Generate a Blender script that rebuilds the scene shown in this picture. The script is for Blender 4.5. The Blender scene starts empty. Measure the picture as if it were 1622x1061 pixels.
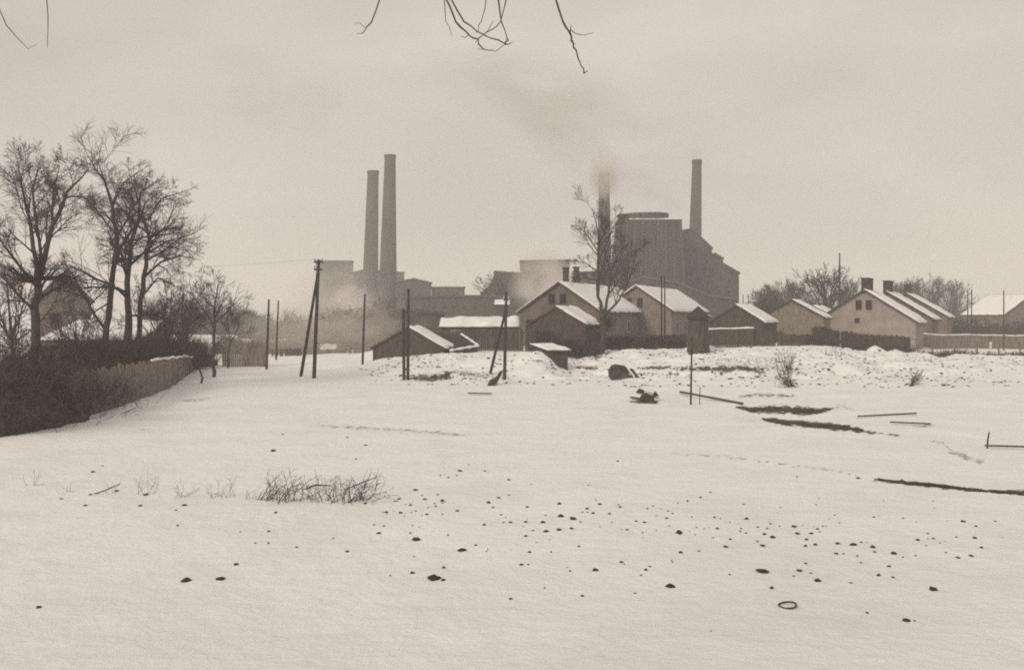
import bpy, math, random
from mathutils import Vector, Matrix, noise
R = math.radians
scene = bpy.context.scene
C = scene.collection

# ------------------------------------------------------------------ camera, world, sun, exposure
CAMZ, F, CX, HY = 4.0, 1700.0, 811.0, 500.0
cam = bpy.data.objects.new('camera', bpy.data.cameras.new('camera'))
C.objects.link(cam); scene.camera = cam
cam.location = (0, 0, CAMZ); cam.rotation_euler = (R(90), 0, 0)
cam.data.sensor_width = 36; cam.data.lens = 36 * F / 1622
cam.data.shift_y = -(530.5 - HY) / 1622
cam.data.clip_start = 0.1; cam.data.clip_end = 8000

W = bpy.data.worlds.new('World'); scene.world = W; W.use_nodes = True
nt = W.node_tree; nt.nodes.clear()
sky = nt.nodes.new('ShaderNodeTexSky'); sky.sky_type = 'NISHITA'; sky.sun_disc = False
sky.sun_elevation = R(28); sky.sun_rotation = R(215); sky.dust_density = 6; sky.air_density = 1.5
bw = nt.nodes.new('ShaderNodeRGBToBW')
pw = nt.nodes.new('ShaderNodeMath'); pw.operation = 'POWER'; pw.inputs[1].default_value = 0.22
ml = nt.nodes.new('ShaderNodeMath'); ml.operation = 'MULTIPLY'; ml.inputs[1].default_value = 4.0
tint = nt.nodes.new('ShaderNodeVectorMath'); tint.operation = 'SCALE'
tint.inputs[0].default_value = (1.0, 0.90, 0.80)
bg = nt.nodes.new('ShaderNodeBackground'); bg.inputs['Strength'].default_value = 0.12
wo = nt.nodes.new('ShaderNodeOutputWorld')
nt.links.new(sky.outputs[0], bw.inputs[0]); nt.links.new(bw.outputs[0], pw.inputs[0])
nt.links.new(pw.outputs[0], ml.inputs[0]); tcw = nt.nodes.new('ShaderNodeTexCoord'); mpw = nt.nodes.new('ShaderNodeMapping'); mpw.inputs['Scale'].default_value = (1, 1, 2.6)
cl = nt.nodes.new('ShaderNodeTexNoise'); cl.inputs['Scale'].default_value = 2.6; cl.inputs['Detail'].default_value = 5
mrw = nt.nodes.new('ShaderNodeMapRange'); mrw.inputs['From Min'].default_value = .3; mrw.inputs['From Max'].default_value = .7
mrw.inputs['To Min'].default_value = .80; mrw.inputs['To Max'].default_value = 1.12
mlw = nt.nodes.new('ShaderNodeMath'); mlw.operation = 'MULTIPLY'
nt.links.new(tcw.outputs['Generated'], mpw.inputs[0]); nt.links.new(mpw.outputs[0], cl.inputs['Vector']); nt.links.new(cl.outputs['Fac'], mrw.inputs['Value'])
nt.links.new(ml.outputs[0], mlw.inputs[0]); nt.links.new(mrw.outputs[0], mlw.inputs[1]); nt.links.new(mlw.outputs[0], tint.inputs['Scale'])
nt.links.new(tint.outputs[0], bg.inputs['Color']); nt.links.new(bg.outputs[0], wo.inputs[0])

sl = bpy.data.lights.new('sun', 'SUN'); sl.energy = 1.5; sl.angle = R(14); sl.color = (1, 0.9, 0.8)
so = bpy.data.objects.new('sun', sl); C.objects.link(so)
so.rotation_euler = (R(62), 0, R(-35))

scene.view_settings.view_transform = 'Standard'; scene.view_settings.look = 'None'
scene.view_settings.exposure = 0.10; scene.view_settings.gamma = 1.0
cy = scene.cycles
cy.max_bounces = 6; cy.diffuse_bounces = 3; cy.volume_bounces = 3; cy.glossy_bounces = 1
cy.transparent_max_bounces = 8
cy.filter_width = 1.9
cy.use_denoising = False

# ------------------------------------------------------------------ materials
def new_mat(name, c1, c2, scale=3.0, rough=0.85, bump=0.0, bscale=None, coord='Object', detail=6, stretch=None, contrast=(0.35, 0.65)):
    m = bpy.data.materials.new(name); m.use_nodes = True
    n = m.node_tree.nodes; l = m.node_tree.links
    b = n['Principled BSDF']; b.inputs['Roughness'].default_value = rough
    b.inputs['Specular IOR Level'].default_value = 0.2
    tc = n.new('ShaderNodeTexCoord'); mp = n.new('ShaderNodeMapping')
    l.new(tc.outputs[coord], mp.inputs[0])
    if stretch: mp.inputs['Scale'].default_value = stretch
    nz = n.new('ShaderNodeTexNoise'); nz.inputs['Scale'].default_value = scale; nz.inputs['Detail'].default_value = detail
    l.new(mp.outputs[0], nz.inputs['Vector'])
    cr = n.new('ShaderNodeValToRGB'); cr.color_ramp.elements[0].position = contrast[0]; cr.color_ramp.elements[1].position = contrast[1]
    cr.color_ramp.elements[0].color = (*c1, 1); cr.color_ramp.elements[1].color = (*c2, 1)
    l.new(nz.outputs['Fac'], cr.inputs[0]); l.new(cr.outputs[0], b.inputs['Base Color'])
    if bump:
        nb = n.new('ShaderNodeTexNoise'); nb.inputs['Scale'].default_value = bscale or scale * 3; nb.inputs['Detail'].default_value = 5
        l.new(mp.outputs[0], nb.inputs['Vector'])
        bp = n.new('ShaderNodeBump'); bp.inputs['Strength'].default_value = bump; bp.inputs['Distance'].default_value = 0.05
        l.new(nb.outputs['Fac'], bp.inputs['Height']); l.new(bp.outputs[0], b.inputs['Normal'])
    return m

def sep(v, k=0.0):            # warm sepia version of a grey albedo: darker greys are browner
    t = (1 - v) ** 2
    return (v, v * (1 - .26 * t), v * (1 - .43 * t))

M = {}
M['snow'] = new_mat('snow_roof', sep(.80), sep(.90), 2.5, .7, .25, 9)
M['wood'] = new_mat('dark_weathered_wood', sep(.055), sep(.12), 2.0, .9, .4, 12, stretch=(6, 6, .6))
M['wood2'] = new_mat('grey_weathered_wood', sep(.14), sep(.28), 2.0, .9, .4, 12, stretch=(6, 6, .6))
M['wood3'] = new_mat('mossy_boards', sep(.08), sep(.21), 1.2, .9, .4, 9, stretch=(7, 7, .5))
M['pole'] = new_mat('tarred_pole', sep(.035), sep(.07), 4.0, .8, .3, 14, stretch=(5, 5, .5))
M['bark'] = new_mat('bark', sep(.05), sep(.10), 5.0, .95, .5, 18, stretch=(3, 3, .7))
M['bark_far'] = new_mat('bark_pale', sep(.08), sep(.16), 5.0, .95)
M['thicket'] = new_mat('thicket', sep(.045), sep(.10), 3.0, .95)
M['weed'] = new_mat('dry_weed', sep(.08), sep(.22), 8.0, .9)
M['plaster'] = new_mat('grey_plaster', sep(.125), sep(.20), .8, .9, .3, 6, contrast=(.3, .7))
M['plaster_pale'] = new_mat('pale_plaster', sep(.36), sep(.46), .8, .9, .2, 6, contrast=(.3, .7))
M['tile'] = new_mat('dark_roof', sep(.06), sep(.11), 3.0, .85, .3, 9)
M['brick_pale'] = new_mat('limewashed_brick', sep(.24), sep(.34), .9, .9, .3, 8, contrast=(.3, .7))
M['glass'] = new_mat('dark_glass', sep(.02), sep(.03), 2.0, .2)
M['rock'] = new_mat('stone', sep(.03), sep(.09), 9.0, .9, .5, 30)
M['earth'] = new_mat('bare_earth', sep(.035), sep(.10), 2.2, .9, .6, 9)
M['metal'] = new_mat('rusty_metal', sep(.05), sep(.10), 9.0, .6)
M['ceramic'] = new_mat('ceramic', sep(.35), sep(.45), 3.0, .4)
M['concrete'] = new_mat('concrete', sep(.16), sep(.26), 1.0, .9, .2)

def brick_mat(name, base, scale=1.0):
    m = bpy.data.materials.new(name); m.use_nodes = True
    n = m.node_tree.nodes; l = m.node_tree.links
    b = n['Principled BSDF']; b.inputs['Roughness'].default_value = .9; b.inputs['Specular IOR Level'].default_value = .15
    tc = n.new('ShaderNodeTexCoord')
    nz = n.new('ShaderNodeTexNoise'); nz.inputs['Scale'].default_value = .25 * scale; nz.inputs['Detail'].default_value = 8
    mp = n.new('ShaderNodeMapping'); mp.inputs['Scale'].default_value = (1, 1, .35)
    l.new(tc.outputs['Object'], mp.inputs[0]); l.new(mp.outputs[0], nz.inputs['Vector'])
    cr = n.new('ShaderNodeValToRGB'); cr.color_ramp.elements[0].position = .35; cr.color_ramp.elements[1].position = .68
    cr.color_ramp.elements[0].color = (*sep(base * .75), 1); cr.color_ramp.elements[1].color = (*sep(base * 1.3), 1)
    l.new(nz.outputs['Fac'], cr.inputs[0])
    wv = n.new('ShaderNodeTexWave'); wv.bands_direction = 'Z'; wv.inputs['Scale'].default_value = 2.2; wv.inputs['Distortion'].default_value = .6
    l.new(tc.outputs['Object'], wv.inputs['Vector'])
    mx = n.new('ShaderNodeMix'); mx.data_type = 'RGBA'; mx.blend_type = 'MULTIPLY'; mx.inputs[0].default_value = .25
    l.new(cr.outputs[0], mx.inputs[6]); l.new(wv.outputs['Color'], mx.inputs[7]); l.new(mx.outputs[2], b.inputs['Base Color'])
    return m
M['brick'] = brick_mat('dark_brick', .07)
M['brick2'] = brick_mat('sooty_brick', .085)
M['timber_tower'] = new_mat('tower_boards', sep(.025), sep(.065), .5, .9, .3, 3, stretch=(3, 3, .3))

def ground_mat():
    m = bpy.data.materials.new('snow_ground'); m.use_nodes = True
    n = m.node_tree.nodes; l = m.node_tree.links
    b = n['Principled BSDF']; b.inputs['Roughness'].default_value = .75; b.inputs['Specular IOR Level'].default_value = .15
    tc = n.new('ShaderNodeTexCoord')
    at = n.new('ShaderNodeAttribute'); at.attribute_name = 'dirt'
    n1 = n.new('ShaderNodeTexNoise'); n1.inputs['Scale'].default_value = .35; n1.inputs['Detail'].default_value = 8; n1.inputs['Roughness'].default_value = .6
    l.new(tc.outputs['Object'], n1.inputs['Vector'])
    cr = n.new('ShaderNodeValToRGB'); cr.color_ramp.elements[0].position = .3; cr.color_ramp.elements[1].position = .7
    cr.color_ramp.elements[0].color = (*sep(.84), 1); cr.color_ramp.elements[1].color = (*sep(.93), 1)
    l.new(n1.outputs['Fac'], cr.inputs[0])
    # grit showing through
    n2 = n.new('ShaderNodeTexNoise'); n2.inputs['Scale'].default_value = 4.5; n2.inputs['Detail'].default_value = 9; n2.inputs['Roughness'].default_value = .72
    l.new(tc.outputs['Object'], n2.inputs['Vector'])
    ad = n.new('ShaderNodeMath'); ad.operation = 'MULTIPLY_ADD'; ad.inputs[1].default_value = .55
    l.new(at.outputs['Fac'], ad.inputs[0]); l.new(n2.outputs['Fac'], ad.inputs[2])
    mr = n.new('ShaderNodeMapRange'); mr.inputs['From Min'].default_value = .745; mr.inputs['From Max'].default_value = .86
    l.new(ad.outputs[0], mr.inputs['Value'])
    mx = n.new('ShaderNodeMix'); mx.data_type = 'RGBA'; mx.inputs[7].default_value = (*sep(.09), 1)
    l.new(mr.outputs[0], mx.inputs[0]); l.new(cr.outputs[0], mx.inputs[6]); l.new(mx.outputs[2], b.inputs['Base Color'])
    nb = n.new('ShaderNodeTexNoise'); nb.inputs['Roughness'].default_value = .68; nb.inputs['Scale'].default_value = 1.7; nb.inputs['Detail'].default_value = 9
    l.new(tc.outputs['Object'], nb.inputs['Vector'])
    bp = n.new('ShaderNodeBump'); bp.inputs['Strength'].default_value = .6; bp.inputs['Distance'].default_value = .2
    l.new(nb.outputs['Fac'], bp.inputs['Height']); l.new(bp.outputs[0], b.inputs['Normal'])
    return m
M['ground'] = ground_mat()

# ------------------------------------------------------------------ helpers
def interp(x, pts):
    if x <= pts[0][0]: return pts[0][1]
    for (a, va), (b, vb) in zip(pts, pts[1:]):
        if x <= b:
            t = (x - a) / (b - a); t = t * t * (3 - 2 * t)
            return va + (vb - va) * t
    return pts[-1][1]
def sst(a, b, x):
    t = min(1, max(0, (x - a) / (b - a))); return t * t * (3 - 2 * t)
def fb(x, y, z=0.0, o=4):
    return noise.fractal(Vector((x, y, z)), 1.0, 2.0, o)

ZF = [(-600, 0), (430, 0), (560, .25), (615, .8), (700, 1.15), (850, 1.15), (905, .7), (960, 1.15), (1290, 1.45), (1400, .8), (1500, .35), (1700, .1), (2600, 0)]
D0 = [(430, 82), (590, 69), (860, 67), (950, 70), (1290, 67), (1450, 74), (1600, 78)]
D1 = [(430, 104), (590, 78), (860, 75), (920, 90), (1290, 86), (1450, 97), (1600, 100)]
def rub(x, y):            # rubble / waste band mask
    if y < 30: return 0
    s = x / y * F + CX
    d0 = interp(s, D0); d1 = interp(s, D1)
    e0 = 7 + 11 * sst(930, 1010, s)
    return (.45 * sst(d0 - e0, d0 - e0 + 5, y) + .55 * sst(d0 - 5, d0 + 2, y)) * (1 - sst(d1 - 2, d1 + 6, y)) * sst(540, 640, s)
def h(x, y):
    yy = max(y, 25.0); s = x / yy * F + CX
    z = interp(s, ZF) * sst(interp(s, D0), interp(s, D1), y)
    m = rub(x, y)
    z += .10 * fb(x * .06, y * .06, 3) + (.05 * fb(x * .22, y * .3, 13) * sst(16, 30, y)) + .035 * fb(x * .5, y * .5, 7) * (1 if y > 8 else .3)
    if m > 0: z += m * (.30 * fb(x * .35, y * .5, 1) + .26 * fb(x * .9, y * 1.2, 2))
    # bank in front of the pole group, and small hollows beyond
    z += .75 * math.exp(-((s - 842) / 36) ** 2 - ((y - 72.2) / 1.6) ** 2)
    for hs, hy, hw, hd, hh in ((1150, 73, 55, 2.6, .34), (1345, 74, 40, 2.2, .42), (1425, 80, 60, 2.5, .34), (1540, 84, 50, 3, .36), (1215, 64, 45, 2.2, .30), (1380, 66, 70, 2.0, .26), (690, 70, 40, 1.8, .30), (1060, 66, 30, 1.6, .24), (1500, 73, 60, 2.0, .24)):
        if abs(s - hs) < 3 * hw and abs(y - hy) < 3 * hd: z += hh * math.exp(-((s - hs) / hw) ** 2 - ((y - hy) / hd) ** 2)
    z += .25 * math.exp(-((s - 1010) / 90) ** 2 - ((y - 55) / 4) ** 2)
    z -= .30 * math.exp(-((s - 1260) / 120) ** 2 - ((y - 44) / 3.0) ** 2)
    return z
def P(px, py, D): return Vector(((px - CX) / F * D, D, CAMZ - (py - HY) / F * D))
def X(px, D): return (px - CX) / F * D
def Zp(py, D): return CAMZ - (py - HY) / F * D
def G(px, D):
    x = X(px, D); return Vector((x, D, h(x, D)))
def GP(px, py):           # ground seen at a pixel
    D = 9.0
    while D < 160:
        x = X(px, D)
        if h(x, D) >= Zp(py, D): break
        D += .12
    return Vector((x, D, h(x, D)))

class MB:
    def __init__(s): s.v = []; s.f = []
    def add(s, vs, fs):
        o = len(s.v); s.v += [tuple(v) for v in vs]; s.f += [tuple(i + o for i in f) for f in fs]; return s
    def box(s, c, d, rz=0, M3=None):
        hx, hy, hz = d[0] / 2, d[1] / 2, d[2] / 2; cs = []
        m = M3 or Matrix.Rotation(rz, 3, 'Z')
        for a in (-1, 1):
            for b in (-1, 1):
                for e in (-1, 1): cs.append(Vector(c) + m @ Vector((a * hx, b * hy, e * hz)))
        return s.add(cs, [(0, 1, 3, 2), (4, 6, 7, 5), (0, 4, 5, 1), (2, 3, 7, 6), (0, 2, 6, 4), (1, 5, 7, 3)])
    def tube(s, pts, rad, n=6, cap=True):
        pts = [Vector(p) for p in pts]
        if not hasattr(rad, '__len__'): rad = [rad] * len(pts)
        vs = []; fs = []; a = None
        for i, p in enumerate(pts):
            t = (pts[min(i + 1, len(pts) - 1)] - pts[max(i - 1, 0)])
            t = t.normalized() if t.length > 1e-9 else Vector((0, 0, 1))
            if a is None: a = t.cross(Vector((0.31, .95, .05))); 
            a = a - t * a.dot(t)
            if a.length < 1e-5: a = t.orthogonal()
            a.normalize(); b = t.cross(a)
            for k in range(n):
                an = 2 * math.pi * k / n
                vs.append(p + (a * math.cos(an) + b * math.sin(an)) * rad[i])
        for i in range(len(pts) - 1):
            for k in range(n):
                k2 = (k + 1) % n
                fs.append((i * n + k, i * n + k2, (i + 1) * n + k2, (i + 1) * n + k))
        if cap: fs.append(tuple(range(n))[::-1]); fs.append(tuple((len(pts) - 1) * n + k for k in range(n)))
        return s.add(vs, fs)
    def prism(s, poly, y0, y1):           # polygon in x-z, extruded along y
        n = len(poly)
        vs = [(x, y0, z) for x, z in poly] + [(x, y1, z) for x, z in poly]
        fs = [tuple(range(n)), tuple(range(n, 2 * n))[::-1]] + [(i, i + n, (i + 1) % n + n, (i + 1) % n) for i in range(n)]
        return s.add(vs, fs)
    def build(s, name, mat, parent=None, smooth=False, loc=None, rz=0):
        me = bpy.data.meshes.new(name); me.from_pydata(s.v, [], s.f); me.update()
        import bmesh
        bm = bmesh.new(); bm.from_mesh(me); bmesh.ops.recalc_face_normals(bm, faces=bm.faces); bm.to_mesh(me); bm.free()
        if smooth: me.polygons.foreach_set('use_smooth', [True] * len(me.polygons))
        o = bpy.data.objects.new(name, me); C.objects.link(o); me.materials.append(mat)
        if parent: o.parent = parent
        if loc is not None: o.location = loc
        o.rotation_euler.z = rz
        return o
def tag(o, label=None, cat=None, group=None, kind=None):
    if label: o['label'] = label
    if cat: o['category'] = cat
    if group: o['group'] = group
    if kind: o['kind'] = kind
    return o
def thing(name, label, cat, loc, rz=0, group=None):
    o = bpy.data.objects.new(name, None); C.objects.link(o)
    o.location = loc; o.rotation_euler.z = rz; o.empty_display_size = .3
    return tag(o, label, cat, group)
def copy_tree(o, parent=None):
    c = o.copy(); C.objects.link(c)
    if parent: c.parent = parent
    for ch in list(o.children): copy_tree(ch, c)
    return c

def snow_slab(o, u, v, n, thick=.16, nu=24, nv=8, wave=.08, seed=0, lump=1.0):
    """lumpy layer of snow on the parallelogram o + a*u + b*v, n up-normal"""
    mb = MB(); o, u, v, n = Vector(o), Vector(u), Vector(v), Vector(n)
    ul, vl = u.length, v.length; top = []; bot = []
    for j in range(nv + 1):
        for i in range(nu + 1):
            a, b = i / nu, j / nv
            p = o + u * a + v * b
            q = seed * 7.3
            e = min(a * ul, (1 - a) * ul, b * vl, (1 - b) * vl)
            wob = u.normalized() * wave * noise.noise(Vector((b * vl * 1.3 + q, a * 2, 3))) * (1 if i in (0, nu) else .2) \
                + v.normalized() * wave * noise.noise(Vector((a * ul * 1.1 + q, b * 2, 9))) * (1.6 if j in (0, nv) else .2)
            t = thick * (.75 + .5 * noise.noise(Vector((a * ul * .8 + q, b * vl * .9, 1))) * lump) * (.45 if e < 1e-6 else (1 if e > .12 else .8))
            top.append(p + wob + n * max(t, .02)); bot.append(p + wob + n * .004)
    k = len(top); w = nu + 1; fs = []
    for j in range(nv):
        for i in range(nu):
            a = j * w + i; fs.append((a, a + 1, a + w + 1, a + w)); fs.append((a + k, a + w + k, a + w + 1 + k, a + 1 + k))
    for i in range(nu): fs.append((i, i + k, i + 1 + k, i + 1)); a = nv * w + i; fs.append((a, a + 1, a + 1 + k, a + k))
    for j in range(nv): a = j * w; fs.append((a, a + w, a + w + k, a + k)); a += nu; fs.append((a, a + k, a + w + k, a + w))
    return mb.add(top + bot, fs)

# places where soil or open water breaks the snow: centre line (px, py, half height), strength
DIRT = [([(1165, 645, 3), (1190, 649, 7), (1230, 648, 9), (1270, 651, 10), (1300, 651, 7), (1316, 648, 3)], .62),
        ([(1206, 663, 3), (1240, 669, 6), (1290, 673, 6.5), (1345, 678, 7), (1368, 682, 3)], .75),
        ([(1366, 683, 2), (1380, 685, 4), (1392, 686, 1), (1402, 687, 1), (1420, 689, 2.5), (1430, 690, 1)], .6),
        ([(1384, 759, 2), (1400, 761, 3.5), (1440, 765, 4), (1500, 771, 5.5), (1536, 776, 4), (1548, 777, 1.5), (1560, 778, 4), (1600, 781, 6), (1680, 784, 6)], .75),
        ([(1170, 628, 2), (1200, 625, 5), (1240, 627, 4), (1260, 628, 2)], .36),
        ([(1060, 718, 2), (1140, 722, 4), (1250, 735, 4), (1330, 746, 3), (1360, 754, 2)], .36),
        ([(500, 674, 2), (560, 677, 4), (620, 680, 4), (680, 684, 4), (740, 690, 2)], .34),
        ([(905, 583, 3), (925, 583, 4), (950, 584, 2)], .5),
        ([(995, 636, 2), (1020, 637, 5), (1042, 638, 2)], .55),
        ([(1010, 583, 2), (1050, 582, 5), (1075, 583, 2), (1110, 584, 5), (1150, 585, 4), (1180, 583, 4), (1205, 589, 5), (1214, 592, 2)], .46),
        ([(1470, 698, 3), (1495, 704, 6), (1505, 715, 5), (1530, 724, 6), (1560, 733, 4)], .42),
        ([(835, 570, 2), (860, 572, 3), (885, 573, 2)], .6), ([(1300, 650, 3), (1330, 643, 5), (1360, 650, 2)], .4),
        ([(280, 636, 2), (310, 634, 5), (335, 630, 2)], .38), ([(210, 675, 2), (225, 680, 4), (238, 684, 2)], .38),
        ([(640, 598, 3), (680, 600, 7), (710, 598, 3)], .40), ([(1010, 622, 3), (1035, 626, 8), (1045, 630, 3)], .45),
        ([(1240, 560, 3), (1250, 585, 14), (1262, 605, 8)], .28), ([(1400, 596, 2), (1425, 595, 4), (1445, 596, 2)], .38),
        ([(1495, 603, 2), (1530, 601, 5), (1570, 604, 2)], .36), ([(1445, 676, 2), (1465, 675, 4), (1480, 674, 2)], .42)]
def soil(px, py):
    v = 0
    for pts, st in DIRT:
        if px < pts[0][0] - 4 or px > pts[-1][0] + 4: continue
        for (a, ya, ha), (b_, yb, hb) in zip(pts, pts[1:]):
            if a <= px <= b_:
                t = (px - a) / (b_ - a); d = abs(py - (ya + (yb - ya) * t) + .25 * ha * noise.noise(Vector((px * .11, 4, ya)))) / ((ha + (hb - ha) * t) * (1 + .7 * noise.noise(Vector((px * .13, 1, ya))) + .5 * noise.noise(Vector((px * .4, 7, ya)))))
                v = max(v, st * (1 - sst(.35, 1.25, d)))
    return v

# ------------------------------------------------------------------ ground
def make_ground():
    ys = []; y = -40.0
    while y < 2300:
        ys.append(y)
        if y < 8: y += 3
        elif y < 66: y += .12 + .006 * y
        elif y < 104: y += .26
        elif y < 200: y += 3
        else: y += 90
    NC = 420; vs = []; dirt = []
    for y in ys:
        for i in range(NC + 1):
            t = (i / NC * 2 - 1); t = .62 * t + .9 * t ** 5
            x = t * (max(y, 0) + 25)
            vs.append((x, y, h(x, y) if y < 400 else 0.6))
            m = rub(x, y)
            s = x / max(y, 25) * F + CX
            g = .40 * m * (.6 + .9 * fb(x * .15, y * .2, 5, 3))
            if 9 < y < 66: g += .10 + .10 * fb(x * .12, y * .12, 11, 3) - .08 * sst(30, 12, y)
            if 18 < y < 100: g = max(g, 0) + 1.05 * soil(s, HY + (CAMZ - vs[-1][2]) * F / y)
            dirt.append(max(0, g))
    w = NC + 1
    fs = [(j * w + i, j * w + i + 1, (j + 1) * w + i + 1, (j + 1) * w + i) for j in range(len(ys) - 1) for i in range(NC)]
    me = bpy.data.meshes.new('ground'); me.from_pydata(vs, [], fs); me.update()
    at = me.attributes.new('dirt', 'FLOAT', 'POINT'); at.data.foreach_set('value', dirt)
    me.polygons.foreach_set('use_smooth', [True] * len(me.polygons))
    o = bpy.data.objects.new('snow_ground', me); C.objects.link(o); me.materials.append(M['ground'])
    tag(o, kind='structure')
make_ground()

# bare earth / open water patches laid on the snow, following it
def patch(name, outline_px, seed, mat='earth', lift=.012):
    """strip along a centre line given in pixels with half-heights; conforms to terrain"""
    mb = MB(); rows = []
    rng = random.Random(seed)
    n = 70; K = 6
    for i in range(n + 1):
        t = i / n * (len(outline_px) - 1); k = min(int(t), len(outline_px) - 2); f = t - k
        a, b = outline_px[k], outline_px[k + 1]
        px = a[0] + (b[0] - a[0]) * f; py = a[1] + (b[1] - a[1]) * f; hh = a[2] + (b[2] - a[2]) * f
        up = hh * max(.12, 1 + 1.1 * noise.noise(Vector((px * .09, seed, 0))) + .7 * noise.noise(Vector((px * .3, seed, 5))))
        dn = hh * max(.12, 1 + .9 * noise.noise(Vector((px * .09, seed, 8))) + .6 * noise.noise(Vector((px * .3, seed, 3))))
        if i in (0, n): up = dn = .2
        far, near = GP(px, py - up), GP(px, py + dn)
        row = []
        for q in range(K + 1):
            p = near.lerp(far, q / K); z = h(p.x, p.y) + lift + (.05 * abs(noise.noise(Vector((p.x * 3, p.y * 3, 1)))) if 0 < q < K else 0)
            row.append(Vector((p.x, p.y, z)))
        rows.append(row)
    vs = [p for r in rows for p in r]; w = K + 1
    fs = [(i * w + q, (i + 1) * w + q, (i + 1) * w + q + 1, i * w + q + 1) for i in range(n) for q in range(K)]
    o = mb.add(vs, fs).build(name, M[mat]); tag(o, kind='structure'); return o
for k_, q_ in enumerate((0, 1, 3)):
    patch('ditch_water', [(a, b, c * .38) for a, b, c in DIRT[q_][0]], k_ + 1)

# ------------------------------------------------------------------ trees
def grow(mb, p, d, L, r, lvl, rng, bend=.25, up=.05, kids=5, ang=(28, 62), ratio=.66, minr=.006):
    """a limb with its side branches; mb gets tubes"""
    n = 5 if lvl > 1 else 3
    pts = [Vector(p)]; rad = [r]; d = Vector(d).normalized(); dirs = [d.copy()]
    for i in range(n):
        d = (d + Vector((rng.gauss(0, bend), rng.gauss(0, bend), rng.gauss(0, bend) + up))).normalized()
        pts.append(pts[-1] + d * (L / n)); dirs.append(d.copy())
        rad.append(max(minr, r * (1 - .75 * (i + 1) / n)))
    mb.tube(pts, rad, 6 if lvl > 2 else (4 if lvl > 1 else 3), cap=False)
    if lvl > 0 and L > .35: sprout(mb, pts, rad, L, lvl, rng, bend, up, max(3, int(kids * min(1, .6 + L * .35))), ang, ratio, minr)
def sprout(mb, pts, rad, L, lvl, rng, bend=.25, up=.05, kids=5, ang=(28, 62), ratio=.62, minr=.006, t0=.22):
    n = len(pts) - 1
    for k in range(kids):
        t = t0 + (1 - t0) * (k + rng.random()) / kids
        f = min(t * n, n - 1e-3); i = int(f); q = pts[i].lerp(pts[i + 1], f - i)
        dd = (pts[i + 1] - pts[i]).normalized()
        ax = dd.orthogonal().normalized(); ax.rotate(Matrix.Rotation(rng.random() * 6.283, 3, dd))
        cd = dd.copy(); cd.rotate(Matrix.Rotation(R(rng.uniform(*ang)), 3, ax))
        rr = (rad[i] + (rad[i + 1] - rad[i]) * (f - i)) * rng.uniform(.45, .7)
        grow(mb, q, cd, L * ratio * rng.uniform(.7, 1.15) * (1.15 - .65 * t), max(rr, minr), lvl - 1, rng, bend, up, kids, ang, ratio, minr)

TR = .62
def tree(name, label, base, limbs, seed, lvl=3, kids=6, Lr=.55, up=.05, group=None, mat='bark', minr=.008, bend=.22, trunk=1, ang=(28, 62), cat='tree'):
    """limbs: lists of (px,py,D,radius); the first `trunk` limbs are the trunk"""
    rng = random.Random(seed); t = thing(name, label, cat, base, 0, group)
    b = Vector(base); tm, cm = MB(), MB()
    for k, L in enumerate(limbs):
        pts = [P(a[0], a[1], a[2]) - b for a in L]; rad = [a[3] * TR for a in L]
        if k < trunk: pts[0].z = -.25
        # resample with slight waviness
        pp, rr = [pts[0]], [rad[0]]
        for i in range(len(pts) - 1):
            for q in range(1, 4):
                f = q / 3; v = pts[i].lerp(pts[i + 1], f)
                if q < 3: v += Vector((rng.gauss(0, .4), rng.gauss(0, .4), 0)) * rad[i] 
                pp.append(v); rr.append(rad[i] + (rad[i + 1] - rad[i]) * f)
        (tm if k < trunk else cm).tube(pp, rr, 8, cap=True)
        ln = sum((pts[i + 1] - pts[i]).length for i in range(len(pts) - 1))
        sprout(cm, pp, rr, ln * Lr, lvl, rng, bend, up, kids, ang, .64, minr, t0=.38 if k < trunk else .15)
    tm.build('trunk', M[mat], t); cm.build('crown', M[mat], t)
    return t

def base_at(px, D):
    return G(px, D)
def simple_tree(name, label, px, D, toppy, spread, seed, lvl=3, kids=5, mat='bark', r=.16, group=None, minr=.012, nl=6, fork=.35):
    b = base_at(px, D); rng = random.Random(seed); t = thing(name, label, 'tree', b, 0, group)
    H = Zp(toppy, D) - b.z; tm, cm = MB(), MB()
    fk = H * fork; pts = [Vector((0, 0, -.2)), Vector((rng.gauss(0, .02) * H, 0, fk * .5)), Vector((rng.gauss(0, .03) * H, 0, fk)), Vector((rng.gauss(0, .04) * H, 0, H * .75))]
    rad = [r, r * .85, r * .75, r * .3]; tm.tube(pts, rad, 7)
    sprout(cm, pts, rad, H * .6, lvl, rng, .2, .1, kids + 2, (25, 55), .6, minr, t0=.3)
    for k in range(nl):
        an = 6.283 * (k + rng.random() * .6) / nl; f = rng.uniform(.6, 1.25)
        dr = Vector((math.cos(an) * spread, math.sin(an) * spread, 1))
        q = pts[1].lerp(pts[2], rng.uniform(.3, 1))
        grow(cm, q, dr, (H - q.z) * .85, r * .5, lvl, rng, .11, .06, kids, (25, 52), .62, minr)
    tm.build('trunk', M[mat], t); cm.build('crown', M[mat], t); return t

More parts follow.
